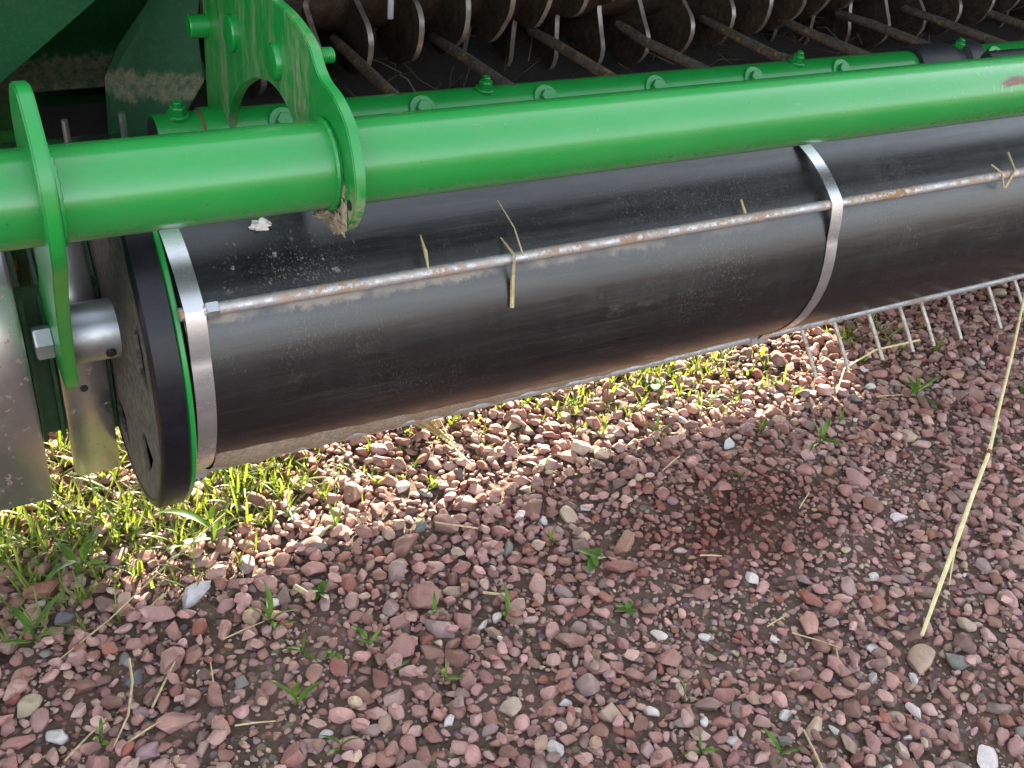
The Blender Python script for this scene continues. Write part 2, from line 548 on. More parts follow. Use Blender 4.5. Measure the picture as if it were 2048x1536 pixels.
def plate_x(outline, x0, x1, holes=(), bevel=0.0015, shear=None):
    """plate of (y, z) outline between x0 and x1, with holes, edges eased"""
    bm = bmesh.new()
    def loop(pts):
        v = [bm.verts.new((x0, y, z)) for y, z in pts]
        return [bm.edges.new((v[i], v[(i + 1) % len(v)])) for i in range(len(v))]
    ed = loop(outline)
    for h in holes:
        ed += loop(h)
    bmesh.ops.triangle_fill(bm, use_beauty=True, use_dissolve=False, edges=ed)
    bmesh.ops.dissolve_limit(bm, angle_limit=0.01, verts=bm.verts[:], edges=bm.edges[:])
    faces = bm.faces[:]
    r = bmesh.ops.extrude_face_region(bm, geom=faces)
    for v in r['geom']:
        if isinstance(v, bmesh.types.BMVert):
            v.co.x = x1
    fix(bm)
    if bevel:
        es = [e for e in bm.edges if len(e.link_faces) == 2 and e.calc_face_angle(0) > R(60) and abs(e.verts[0].co.x - e.verts[1].co.x) < 1e-6]
        bmesh.ops.bevel(bm, geom=es, offset=bevel, segments=2, affect='EDGES')
    if shear:
        for v in bm.verts:
            v.co.x += shear(v.co)
    return bm


def smooth_poly(pts, n=6, closed=True):
    out = []
    L = len(pts)
    for i in range(L if closed else L - 1):
        p0, p1, p2, p3 = (pts[(i - 1) % L], pts[i], pts[(i + 1) % L], pts[(i + 2) % L])
        if not closed:
            p0 = pts[max(i - 1, 0)]
            p3 = pts[min(i + 2, L - 1)]
        for k in range(n):
            t = k / n
            out.append(tuple(0.5 * (2 * b + (c - a) * t + (2 * a - 5 * b + 4 * c - d) * t * t + (3 * b - a - 3 * c + d) * t ** 3)
                             for a, b, c, d in zip(p0, p1, p2, p3)))
    if not closed:
        out.append(pts[-1])
    return out


def circle(cy, cz, r, n=28):
    return [(cy + r * math.cos(2 * math.pi * i / n), cz + r * math.sin(2 * math.pi * i / n)) for i in range(n)]


# ------------------------------------------------------------------ ground
def gh(x, y):
    return (0.006 * np.sin(x * 3.1 + 1.0) * np.sin(y * 2.7 + 0.5) + 0.004 * np.sin(x * 7.3 + y * 5.1)
            + 0.003 * np.sin(x * 13.0 - y * 11.0 + 2.0)) * np.exp(-((x - 1) ** 2 + (y - 1) ** 2) / 9.0)


def make_ground():
    near_x = np.arange(-0.9, 3.6, 0.018)
    near_y = np.arange(0.0, 2.3, 0.018)
    def ext(a, lim):
        lo, hi = a[0], a[-1]
        g = np.geomspace(0.05, lim, 22)
        return np.concatenate([lo - g[::-1], a, hi + g])
    xs, ys = ext(near_x, 300.0), ext(near_y, 300.0)
    X, Y = np.meshgrid(xs, ys)
    Z = gh(X, Y)
    jit = rng.normal(0, 0.0022, X.shape)
    near = (X > -0.9) & (X < 3.6) & (Y > 0) & (Y < 2.3)
    Z = Z + jit * near
    co = np.stack([X, Y, Z], -1).reshape(-1, 3)
    w = len(xs)
    i = np.arange(len(ys) - 1)[:, None] * w + np.arange(w - 1)[None]
    f = np.stack([i, i + 1, i + w + 1, i + w], -1).reshape(-1, 4)
    me = bpy.data.meshes.new('ground')
    me.from_pydata(co.tolist(), [], f.tolist())
    me.update()
    o = obj('ground', me, 'ground', sharp=None)
    me.polygons.foreach_set('use_smooth', [True] * len(me.polygons))
    o['kind'] = 'structure'
    return o


make_ground()

# ------------------------------------------------------------------ the machine
baler = empty('hay_baler', (1.4, 1.6, 0))
tag(baler, 'green hay baler pickup with long tube and black roller above the gravel', 'farm machine')


def part(name, me, mat, parent=None, sharp=35):
    """mesh given in world coordinates, parented to the machine or one of its parts"""
    p = parent or baler
    o = obj(name, me, mat, None, None, sharp)
    o.parent = p
    o.matrix_parent_inverse = Matrix.Translation(Vector((0, 0, DZ)) - baler.location)
    if parent:
        o.matrix_parent_inverse = Matrix.Identity(4)
    return o


def part_copy(name, src, parent, dx):
    o = bpy.data.objects.new(name, src.data)
    C.objects.link(o)
    o.parent = parent
    o.matrix_parent_inverse = src.matrix_parent_inverse.copy()
    o.location = dx
    return o


XL, XR = -1.6, 4.6
# --- main tube
TY, TZ, TR = 1.163, 0.631, 0.0529
main_tube = part('main_tube', fix(lathe_x(bmesh.new(), TY, TZ, [(XL, TR), (0.0, TR), (1.0, TR), (2.0, TR), (3.0, TR), (XR, TR)], 96)), 'tube')
# weld beads where plates meet the tube
for wx in (0.1185, 0.427, 0.4515):
    bm = bmesh.new()
    n, k_ = 64, 8
    for i in range(n):
        a = 2 * math.pi * i / n
        rr = 0.0045 + 0.0008 * math.sin(i * 2.3)
        ring = []
        for j in range(k_):
            b = 2 * math.pi * j / k_
            r = TR + rr * math.cos(b)
            ring.append(bm.verts.new((wx + rr * math.sin(b), TY - r * math.cos(a), TZ + r * math.sin(a))))
    bm.verts.ensure_lookup_table()
    for i in range(n):
        for j in range(k_):
            bm.faces.new([bm.verts[q] for q in (i * k_ + j, ((i + 1) % n) * k_ + j, ((i + 1) % n) * k_ + (j + 1) % k_, i * k_ + (j + 1) % k_)])
    part('weld_bead', fix(bm), 'green', main_tube)

# --- big arm plate
outl = [(1.66, 0.90), (1.70, 0.70), (1.712, 0.60), (1.715, 0.51), (1.69, 0.465), (1.62, 0.447), (1.50, 0.47), (1.36, 0.52), (1.27, 0.555),
        (1.20, 0.546), (1.155, 0.548), (1.114, 0.562), (1.085, 0.59), (1.0725, 0.622), (1.077, 0.655), (1.091, 0.684), (1.106, 0.702),
        (1.142, 0.7205), (1.178, 0.7275), (1.200, 0.739), (1.218, 0.757), (1.249, 0.769), (1.303, 0.779), (1.37, 0.784), (1.44, 0.81), (1.50, 0.88)]
hole = [(1.60, 0.53), (1.575, 0.572), (1.53, 0.613), (1.475, 0.642), (1.42, 0.662), (1.365, 0.668), (1.318, 0.660), (1.285, 0.642), (1.28, 0.605),
        (1.30, 0.585), (1.36, 0.565), (1.45, 0.53), (1.53, 0.508), (1.58, 0.508)]
arm = part('arm_plate', plate_x(smooth_poly(outl, 3), 0.432, 0.446, [smooth_poly(hole, 3)]), 'green_plate')
for (ry, rz_, rr) in ((1.542, 0.692, 0.026), (1.345, 0.705, 0.024)):
    part('rivet', fix(lathe_x(bmesh.new(), ry, rz_, [(0.434, rr), (0.427, rr), (0.4245, rr * 0.93), (0.4235, rr * 0.7), (0.4230, 0.002)], 28)), 'green', arm)
part('peg', fix(lathe_x(bmesh.new(), 1.685, 0.668, [(0.44, 0.018), (0.405, 0.018), (0.403, 0.0165)], 24)), 'green', arm)
part('bolt_hole', fix(lathe_x(bmesh.new(), 1.090, 0.606, [(0.433, 0.0065), (0.4312, 0.0065)], 16)), 'rubber', arm)
# coil spring at the plate edge
sp = []
for i in range(8 * 10):
    a = 2 * math.pi * i / 10
    sp.append((0.447 + 0.0025 * i / 10, 1.232 + 0.0085 * math.cos(a), 0.742 + 0.0085 * math.sin(a)))
part('spring', tube_path(sp, 0.0013, 6), 'green', arm)
part('steel_bar', box(0.452, 0.464, 1.43, 1.436, 0.70, 0.98, 0.001), 'zinc', arm)
# lumps of dried mud stuck in the corner between plate and tube
def blob(c, s, seed):
    bm = bmesh.new()
    bmesh.ops.create_icosphere(bm, subdivisions=3, radius=1)
    rr = np.random.default_rng(seed)
    ph = rr.uniform(0, 6, 9)
    for v in bm.verts:
        p = v.co
        f = 1 + 0.22 * math.sin(5 * p.x + ph[0]) * math.sin(4 * p.y + ph[1]) + 0.18 * math.sin(9 * p.z + ph[2] + 3 * p.x) + 0.12 * math.sin(17 * p.x + 13 * p.y + ph[3])
        v.co = Vector((c[0] + p.x * f * s[0], c[1] + p.y * f * s[1], c[2] + p.z * f * s[2]))
    return bm
for i, (c, s) in enumerate([((0.430, 1.122, 0.569), (0.004, 0.018, 0.013)), ((0.431, 1.106, 0.588), (0.003, 0.010, 0.018)), ((0.430, 1.140, 0.561), (0.004, 0.018, 0.009)), ((0.418, 1.140, 0.577), (0.012, 0.010, 0.003)), ((0.432, 1.112, 0.618), (0.002, 0.006, 0.016))]):
    part('mud_lump', blob(c, s, i), 'mud', arm)

# --- hanger plate on the left
ho = [(1.135, 0.742), (1.165, 0.752), (1.21, 0.74), (1.245, 0.70), (1.25, 0.63), (1.28, 0.55), (1.36, 0.45), (1.445, 0.38), (1.462, 0.33), (1.45, 0.285),
      (1.41, 0.262), (1.365, 0.262), (1.335, 0.285), (1.30, 0.34), (1.22, 0.45), (1.14, 0.535), (1.09, 0.585), (1.077, 0.64), (1.09, 0.70)]
hanger = part('hanger_plate', plate_x(smooth_poly(ho, 3), 0.098, 0.1145, bevel=0.002, shear=lambda c: max(0.0, (0.6 - c.z)) * 0.05), 'green')
def nut_bolt(axis_pts, rf, rh, rs, name='bolt', mat='zinc', parent=None):
    p0, d, ls = axis_pts
    p0, d = Vector(p0), Vector(d).normalized()
    bm = bmesh.new()
    cyl(p0, p0 + d * ls[0], rf, 24, rf * 0.06, bm)
    cyl(p0 + d * ls[0] * 0.9, p0 + d * ls[1], rh, 6, rh * 0.1, bm)
    if rs:
        cyl(p0 + d * ls[1] * 0.95, p0 + d * ls[2], rs, 16, rs * 0.15, bm)
    return part(name, bm, mat, parent, 25)
nut_bolt(((0.117, 1.392, 0.327), (-1, 0, 0), (0.006, 0.030, 0.03)), 0.022, 0.0245, 0, 'bolt', 'zinc', hanger)

# --- roller
RC = (1.3955, 0.3297)
prof_a = [29.2, 40, 54, 70, 86, 102, 120, 139, 158, 175, 195, 212, 230, 248, 268, 288, 307.5, 318, 330, 340, 349.7, 357, 364.4, 375, 384]
prof_r = [.2595, .2455, .2375, .2340, .2345, .2400, .230, .226, .228, .236, .226, .218, .212, .212, .210, .211, .2165, .2275, .2375, .2445, .2500, .2535, .2560, .2590, .2605]
ang = np.array(prof_a + [389.2])
rad = np.array(prof_r + [.2595])
def r_at(a):
    a = (a - 29.2) % 360 + 29.2
    return float(np.interp(a, ang, rad))
def sheet(x0, x1, off, na, nx, a0=29.2, a1=389.2, over_rod=False, closed=True, thick=0.0):
    bm = bmesh.new()
    cols = []
    al = np.linspace(a0, a1, na, endpoint=not closed)
    for a in al:
        r = r_at(a) + off
        if over_rod:
            for ra, rc in RODS:
                d = abs((a - ra + 180) % 360 - 180)
                if d < 30:
                    r = max(r, rc + 0.0100 - 0.00125 * d)
        cols.append([bm.verts.new((x0 + (x1 - x0) * j / nx, RC[0] - r * math.cos(R(a)), RC[1] + r * math.sin(R(a)))) for j in range(nx + 1)])
    n = len(cols)
    for i in range(n if closed else n - 1):
        for j in range(nx):
            bm.faces.new((cols[i][j], cols[i][j + 1], cols[(i + 1) % n][j + 1], cols[(i + 1) % n][j]))
    fix(bm)
    if thick:
        bmesh.ops.solidify(bm, geom=bm.faces[:], thickness=thick)
        fix(bm)
    return bm
RODS = [(29.2, 0.268), (102, 0.249), (175, 0.245), (248, 0.222), (307.5, 0.2255)]
drum = part('roller_drum', sheet(0.243, XR - 0.2, 0, 220, 40), 'black', None, 30)
def rod_pt(a, r, x):
    return (x, RC[0] - r * math.cos(R(a)), RC[1] + r * math.sin(R(a)))
for i, (a, r) in enumerate(RODS):
    x0 = 0.238 if i == 0 else 0.25
    pts = []
    for j in range(60):
        x = x0 + (XR - 0.25 - x0) * j / 59
        pts.append(rod_pt(a, r + 0.0012 * math.sin(x * 5.0 + i), x))
    part('rod', tube_path(pts, 0.0085, 14), 'rod_mud' if i == 4 else 'rod', drum)
nut_bolt(((0.266, *rod_pt(29.2, 0.268, 0)[1:]), (1, 0, 0), (0.004, 0.020, 0.02)), 0.0105, 0.0125, 0, 'rod_collar', 'zinc', drum)
for x0 in (0.243, 1.315, 2.39, 3.46):
    part('strap', sheet(x0, x0 + 0.025, 0.0022, 240, 1, over_rod=True, thick=0.0012), 'strap', drum, 30)
    # clamp on the lower rod under the strap
    c = rod_pt(307.5, 0.2255, x0)
    part('clamp', box(x0 - 0.018, x0 + 0.030, c[1] - 0.011, c[1] + 0.011, c[2] - 0.0105, c[2] + 0.0105, 0.003), 'rod_mud', drum)
# mud ledge carried along the lower rod on the left
bm = bmesh.new()
rows = []
nn = 150
for j in range(nn):
    x = 0.27 + 1.02 * j / (nn - 1)
    amp = max(0.0, 1 - (x - 0.25) / 1.05) ** 0.7
    row = []
    for q in range(7):
        a = 307.5 - 6 + q * 6.2 * (0.25 + 0.75 * amp)
        bump_ = math.sin(math.pi * q / 6) * (0.004 + 0.009 * amp) * (0.8 + 0.2 * math.sin(x * 61) + 0.15 * math.sin(x * 143 + q))
        r = r_at(a) - 0.001 + bump_
        row.append(bm.verts.new(rod_pt(a, r, x)))
    rows.append(row)
for a, b in zip(rows, rows[1:]):
    for q in range(6):
        bm.faces.new((a[q], a[q + 1], b[q + 1], b[q]))
part('mud_ledge', fix(bm), 'mud', drum, 60)
# tines hanging from the lower rod
t0 = None
txs = [1.435, 1.521, 1.617, 1.706, 1.769, 1.852, 1.98, 2.068, 2.16, 2.26, 2.35, 2.46, 2.56, 2.66]
for i, x in enumerate(txs):
    p0 = Vector((x, 1.258, 0.150)); p1 = Vector((x + 0.004, 1.225, 0.108)); p2 = Vector((x + 0.006, 1.194, 0.069))
    if i % 3 == 1:
        p2 += Vector((0.004, 0.004, -0.002))
    part('tine', tube_path([p0, p1, p2], [0.0040, 0.0040, 0.0036], 10), 'tine', drum)
# end disc
DX0, DX1, DR = 0.194, 0.231, 0.266
disc = part('end_disc', fix(lathe_x(bmesh.new(), RC[0], RC[1], [(DX1, 0.19), (DX1, DR - 0.004), (DX1 - 0.002, DR), (DX0 + 0.004, DR), (DX0, DR - 0.005), (DX0 - 0.001, DR - 0.012), (DX0 + 0.006, DR - 0.016)], 128, False)), 'disc')
face_out = circle(RC[0], RC[1], DR - 0.013, 96)
holes = []
for s in range(6):
    a0 = s * 60 + 4
    a1 = a0 + 24
    seg = [(RC[0] - 0.212 * math.cos(R(a0 + (a1 - a0) * t / 8)), RC[1] + 0.212 * math.sin(R(a0 + (a1 - a0) * t / 8))) for t in range(9)]
    seg += [(RC[0] - 0.165 * math.cos(R(a1 - 4 - (a1 - a0 - 8) * t / 5)), RC[1] + 0.165 * math.sin(R(a1 - 4 - (a1 - a0 - 8) * t / 5))) for t in range(6)]
    holes.append(seg)
part('spoke_face', plate_x(face_out, DX0 + 0.001, DX0 + 0.007, holes, 0.001), 'dusty_disc', disc)
part('green_rim', fix(lathe_x(bmesh.new(), RC[0], RC[1], [(0.2315, 0.2), (0.2315, 0.259), (0.233, 0.2605), (0.238, 0.2605), (0.2395, 0.259), (0.2395, 0.2)], 128, False)), 'green', disc)
shaft = part('roller_shaft', fix(lathe_x(bmesh.new(), RC[0], RC[1], [(0.128, 0.038), (0.128, 0.042), (0.13, 0.043), (0.20, 0.043), (0.20, 0.03)], 48)), 'zinc')
bm = tube_path([(0.180, RC[0] - 0.043 * math.cos(R(-22)) - 0.001, RC[1] + 0.043 * math.sin(R(-22))), (0.180, RC[0] - 0.046 * math.cos(R(-22)) - 0.001, RC[1] + 0.046 * math.sin(R(-22)))], 0.007, 16)
part('grease_hole', bm, 'rubber', shaft)
part('roller_core', fix(lathe_x(bmesh.new(), RC[0], RC[1], [(0.2, 0.06), (XR - 0.2, 0.06)], 24)), 'rotor', drum)

# --- galvanised bands of the pickup at the left
def band_part(prof, x0, x1, flange=0.0, name='pickup_band'):
    pr = smooth_poly(prof, 6, False)
    bm = bmesh.new()
    r_ = 0.006
    xs = [(x0, -0.016), (x0 + 0.001, -0.004), (x0 + r_, 0.0), ((x0 + x1) / 2, 0.0008), (x1 - r_, 0.0), (x1 - 0.001, -0.004), (x1, -0.016)]
    cols = []
    for i, (y, z) in enumerate(pr):
        y2, z2 = pr[min(i + 1, len(pr) - 1)]
        y1, z1 = pr[max(i - 1, 0)]
        t = Vector((0, y2 - y1, z2 - z1)).normalized()
        nrm = Vector((0, t.z, -t.y))
        cols.append([bm.verts.new(Vector((x, y, z)) + nrm * d) for x, d in xs])
    for a, b in zip(cols, cols[1:]):
        for j in range(len(xs) - 1):
            bm.faces.new((a[j], a[j + 1], b[j + 1], b[j]))
    fix(bm)
    bmesh.ops.solidify(bm, geom=bm.faces[:], thickness=0.0015)
    return part(name, fix(bm), 'zinc_band', None, 40)
bp0 = [(1.64, 0.52), (1.54, 0.513), (1.455, 0.468), (1.397, 0.39), (1.372, 0.30), (1.372, 0.19), (1.382, 0.12), (1.39, 0.062)]
bp1 = [(1.72, 0.455), (1.635, 0.458), (1.55, 0.425), (1.488, 0.36), (1.462, 0.28), (1.460, 0.17), (1.466, 0.10), (1.472, 0.032)]
for x1 in (0.075, -0.16, -0.40, -0.64, -0.88):
    band_part(bp0, x1 - 0.17, x1)
b1 = band_part(bp1, 0.117, 0.186)
part('bolt_hole', cyl((0.148, 1.4575, 0.20), (0.148, 1.4585, 0.20), 0.006, 16), 'rubber', b1)
# green carrier hoops behind the bands and the dark reel inside
for hx in (0.085, 0.112, 0.19):
    o_ = [(y + 0.02, z) for y, z in bp1[:-1]]
    i_ = [(y + 0.075, z) for y, z in bp1[:-1]][::-1]
    part('carrier_hoop', plate_x(smooth_poly(o_, 3, False) + smooth_poly(i_, 3, False), hx - 0.003, hx + 0.003, bevel=0.0008), 'inner')
part('reel_shaft', fix(lathe_x(bmesh.new(), 1.76, 0.40, [(XL, 0.08), (0.30, 0.08)], 32)), 'inner')
for q, (px, py, pz) in enumerate([(0.095, 1.55, 0.10), (0.21, 1.55, 0.10)]):
    part('pickup_tine', tube_path([(px, 1.66, 0.34), (px + 0.004, 1.60, 0.20), (px + 0.008, 1.545, 0.075)], [0.006, 0.006, 0.005], 10), 'finger')
for q, px in enumerate((0.200, 0.280)):
    part('pickup_tine', tube_path([(px, 1.62, 0.42), (px - 0.004, 1.60, 0.50), (px - 0.006, 1.595, 0.568 + 0.004 * q)], [0.0052, 0.0052, 0.0048], 10), 'zinc_band')

# --- rear compressor tube with fingers
QY, QZ, QR = 1.635, 0.5055, 0.045
rear = part('compressor_tube', fix(lathe_x(bmesh.new(), QY, QZ, [(0.440, QR), (1.0, QR), (2.0, QR), (3.0, QR), (XR - 0.1, QR)], 72)), 'tube')
rear.data.materials.clear(); rear.data.materials.append(M['green'])
stub = part('tube_stub', fix(lathe_x(bmesh.new(), QY, QZ, [(0.325, QR - 0.012), (0.325, QR), (0.395, QR), (0.395, QR - 0.012)], 64)), 'green')
part('stub_mouth', fix(lathe_x(bmesh.new(), QY, QZ, [(0.3240, QR - 0.004), (0.3245, QR - 0.004)], 40)), 'rubber', stub)
part('collar', fix(lathe_x(bmesh.new(), QY, QZ, [(0.398, QR), (0.398, QR + 0.004), (0.433, QR + 0.004)], 64)), 'green', stub)
part('rust_gap', fix(lathe_x(bmesh.new(), QY, QZ, [(0.394, QR + 0.0008), (0.3985, QR + 0.0008)], 48)), 'rust', stub)
def up_bolt(x, parent):
    a = R(78)
    d = Vector((0, -math.cos(a), math.sin(a)))
    p = Vector((x, QY, QZ)) + d * (QR - 0.002)
    nut_bolt((p, d, (0.0065, 0.019, 0.027)), 0.0175, 0.0125, 0.0072, 'flange_nut', 'green', parent)
up_bolt(0.362, stub)
for x in (0.900, 1.640, 2.135, 2.88, 3.6):
    up_bolt(x, rear)
for x in (0.522, 0.767, 1.013, 1.26, 1.505, 1.748, 2.24, 2.5, 2.75, 3.0):
    a = R(38)
    d = Vector((0, -math.cos(a), math.sin(a)))
    p = Vector((x, QY, QZ)) + d * (QR - 0.002)
    nut_bolt((p, d, (0.006, 0.015, 0.015)), 0.025, 0.014, 0, 'washer_bolt', 'green', rear)
for i in range(14):
    x = 0.738 + 0.2276 * i
    j = rng.normal(0, 0.009, 2); jz = rng.normal(0, 0.003)
    part('finger', tube_path([(x, 1.63, 0.5400), (x + j[0] * .3, 1.74, 0.5435), (x + j[0] * .7, 1.86, 0.5475), (x + j[1], 1.967, 0.5518 + jz), (x + j[1], 1.975, 0.5519 + jz)],
                             [0.0108, 0.0108, 0.0106, 0.0102, 0.006], 12), 'finger')
# black sleeve and ribbed hose by the far end of the tube
slv = part('rubber_sleeve', fix(lathe_x(bmesh.new(), QY - 0.004, QZ, [(1.985, 0.02), (1.988, QR + 0.008), (2.0, QR + 0.013), (2.10, QR + 0.013), (2.105, QR + 0.004), (2.135, QR + 0.006), (2.14, QR + 0.017), (2.185, QR + 0.017), (2.19, QR + 0.006), (2.192, 0.02)], 40)), 'rubber')
pr = []
for i in range(120):
    x = 2.02 + 0.006 * i
    pr.append((x, 0.0205 if i % 2 else 0.0170))
part('ribbed_hose', fix(lathe_x(bmesh.new(), 1.46, 0.574, pr, 28)), 'rubber')

# --- rotor with star plates behind
OY, OZ = 2.07, 0.635
rotor = part('rotor', fix(lathe_x(bmesh.new(), OY, OZ, [(0.50, 0.085), (XR - 0.1, 0.085)], 40)), 'rotor')
def star_mesh():
    pts = []
    for t in range(3):
        b = t * 120
        for da, r in ((0, .085), (8, .105), (14, .135), (18, .168), (26, .192), (38, .200), (50, .196), (60, .180), (72, .166), (86, .150), (100, .122), (112, .095)):
            a = R(b + da)
            pts.append((r * math.cos(a), r * math.sin(a)))
    bm = plate_x(smooth_poly(pts, 2), -0.0055, 0.0055, bevel=0.0)
    me = bpy.data.meshes.new('rotor_star')
    for f in bm.faces:
        f.material_index = 0 if abs(f.normal.x) > 0.7 else 1
    bm.to_mesh(me); bm.free()
    me.materials.append(M['star']); me.materials.append(M['star_edge'])
    me.polygons.foreach_set('use_smooth', [True] * len(me.polygons))
    me.set_sharp_from_angle(angle=R(40))
    return me
sm = star_mesh()
for i in range(34):
    x = 0.60 + 0.098 * i
    o = bpy.data.objects.new('rotor_star', sm)
    C.objects.link(o)
    o.parent = rotor
    o.matrix_parent_inverse = Matrix.Identity(4)
    o.location = (x, OY, OZ)
    o.rotation_euler = (R(205 - 14.0 * i + rng.normal(0, 1.5)), 0, rng.normal(0, 0.012))
part('steel_bar', box(0.845, 0.857, 1.93, 1.935, 0.60, 0.80, 0.001), 'zinc')
# stationary strippers between the stars
for i in range(34):
    x = 0.649 + 0.098 * i
    part('stripper', box(x - 0.014, x + 0.014, 2.09, 2.10, 0.62, 0.90, 0.003), 'rotor')

# --- side sheets at the left of the rotor
prof = [(1.93, 0.80), (1.99, 0.62), (2.02, 0.545), (1.97, 0.502), (1.985, 0.49), (2.03, 0.45), (2.03, 0.33)]
bm = bmesh.new()
pp = smooth_poly(prof, 4, False)
v0 = [bm.verts.new((-0.6, y, z)) for y, z in pp]
v1 = [bm.verts.new((0.50, y, z)) for y, z in pp]
for i in range(len(pp) - 1):
    bm.faces.new((v0[i], v1[i], v1[i + 1], v0[i + 1]))
bmesh.ops.solidify(bm, geom=bm.faces[:], thickness=0.004)
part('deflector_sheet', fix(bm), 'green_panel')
def quad_plate(pts, t, name, mat, parent=None):
    bm = bmesh.new()
    v = [bm.verts.new(p) for p in pts]
    bm.faces.new(v)
    fix(bm)
    bmesh.ops.solidify(bm, geom=bm.faces[:], thickness=t)
    bmesh.ops.bevel(bm, geom=bm.edges[:], offset=t * 0.15, segments=1, affect='EDGES')
    return part(name, fix(bm), mat, parent)
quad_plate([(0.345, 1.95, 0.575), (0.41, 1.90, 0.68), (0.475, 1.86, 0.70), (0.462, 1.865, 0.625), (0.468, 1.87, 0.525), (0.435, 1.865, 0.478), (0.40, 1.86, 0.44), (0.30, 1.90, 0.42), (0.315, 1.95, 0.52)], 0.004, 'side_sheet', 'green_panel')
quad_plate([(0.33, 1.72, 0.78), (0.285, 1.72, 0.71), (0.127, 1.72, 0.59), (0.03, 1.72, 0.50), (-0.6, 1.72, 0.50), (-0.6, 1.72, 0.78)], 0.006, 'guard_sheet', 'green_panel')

# --- tall housing behind, mostly unseen, sized to keep the low sun off the foreground
quad = [(2.28, 0.54), (2.31, 0.555), (2.50, 0.67), (2.50, 1.75), (2.28, 1.75)]
house = part('housing', plate_x(quad, -3.0, 7.0, bevel=0.01), 'inner')
part('added_sky_blocker', box(-3.0, 7.0, 1.50, 2.28, 0.96, 0.975, 0.002), 'inner')  # unseen sheet added overhead to block the sky and darken the inside
part('front_cover', box(-3.0, 7.0, 1.50, 1.512, 0.90, 1.60, 0.002), 'green')
part('floor_pan', plate_x([(1.80, 0.30), (1.812, 0.30), (1.83, 0.362), (2.0, 0.425), (2.28, 0.545), (2.28, 0.56), (2.0, 0.437), (1.82, 0.372), (1.80, 0.36)], 0.2, 6.9, bevel=0.0), 'floor')
part('added_sun_blocker', box(2.12, 6.5, 2.0, 2.03, 0.0, 0.40, 0.006), 'inner')  # unseen panel added to cut off the sunlit strip on the right
part('added_upper_dark_sheet', box(-1.5, 0.30, 1.66, 1.667, 0.27, 0.47, 0.002), 'inner')  # dark sheet added to cover a lit gap beside the hanger
part('added_dark_sheet', box(-1.5, 0.222, 1.500, 1.508, 0.105, 0.36, 0.002), 'inner')  # dark sheet added so the gaps between the bands stay dark
part('end_sheet', box(-3.0, -2.98, 1.6, 2.27, 0.1, 1.6), 'green')
# right-hand support seen at the top corner
part('support_arm', plate_x(smooth_poly([(1.86, 0.80), (1.90, 0.66), (1.98, 0.56), (2.08, 0.50), (2.12, 0.56), (2.05, 0.66), (2.0, 0.80)], 4), 2.72, 2.735), 'green')
for wx in (-1.7, 5.3):
    wheel = part('wheel', fix(lathe_x(bmesh.new(), 3.0, 0.52, [(wx - .16, .30), (wx - .17, .42), (wx - .13, .50), (wx - .05, .52), (wx + .05, .52), (wx + .13, .50), (wx + .17, .42), (wx + .16, .30)], 40)), 'tyre')
    part('wheel_rim', fix(lathe_x(bmesh.new(), 3.0, 0.52, [(wx - .162, .08), (wx - .15, .29), (wx + .15, .29), (wx + .162, .08)], 32)), 'green', wheel)
part('axle', box(-1.8, 5.4, 2.95, 3.05, 0.95, 1.05), 'inner')

# loose hay inside
def strand_mesh(n, fn, wmin, wmax):
    vs_, fs_ = [], []
    for _ in range(n):
        pts = fn()
        w = random.uniform(wmin, wmax)
        side = Vector((random.uniform(-1, 1), random.uniform(-1, 1), random.uniform(-.5, .5))).normalized() * w
        base = len(vs_)
        for p in pts:
            vs_ += [tuple(Vector(p) - side), tuple(Vector(p) + side)]
        for i in range(len(pts) - 1):
            fs_.append((base + 2 * i, base + 2 * i + 1, base + 2 * i + 3, base + 2 * i + 2))
    me = bpy.data.meshes.new('strands')
    me.from_pydata(vs_, [], fs_)
    return me
def hay():
    yy = random.uniform(1.84, 2.2)
    p = Vector((random.uniform(0.5, 3.4), yy, 0.41 + (yy - 1.83) * 0.42 + random.uniform(0.0, 0.03)))
    d = Vector((random.uniform(-1, 1), random.uniform(-.7, .7), random.uniform(-.35, .45))).normalized() * random.uniform(0.04, 0.13)
    k_ = Vector((random.uniform(-1, 1), random.uniform(-1, 1), random.uniform(-1, 1))) * 0.012
    return [p - d * .5, p + k_, p + d * .5]
hy = obj('loose_hay', strand_mesh(420, hay, 0.0008, 0.002), 'dull_hay', sharp=None)
tag(hy, 'loose strands of dry hay lying in the dark under the rotor', 'hay', kind='stuff')


# ------------------------------------------------------------------ stones
def stone_base(seed, sub):
    rr = np.random.default_rng(seed)
    bm = bmesh.new()
    bmesh.ops.create_icosphere(bm, subdivisions=sub, radius=1.0)
    co = np.array([v.co[:] for v in bm.verts])
    tri = np.array([[v.index for v in f.verts] for f in bm.faces])
    bm.free()
    for _ in range(rr.integers(9, 16)):
        n = rr.normal(size=3); n /= np.linalg.norm(n)
        d = rr.uniform(0.50, 0.80)
        s = co @ n - d
        co = co - np.where(s > 0, s * 0.97, 0)[:, None] * n
    co = co * (1 + 0.03 * np.sin(co @ rr.normal(size=3) * 5 + 1))[:, None]
    co = co * np.array([1.0, rr.uniform(0.68, 0.98), rr.uniform(0.48, 0.75)])
    co /= np.abs(co[:, :2]).max()
    return co, tri

HI = [stone_base(100 + i, 4) for i in range(24)]
BIGM = [stone_base(500 + i, 3) for i in range(24)]
MID = [stone_base(300 + i, 2) for i in range(24)]
LO = [stone_base(400 + i, 1) for i in range(16)]

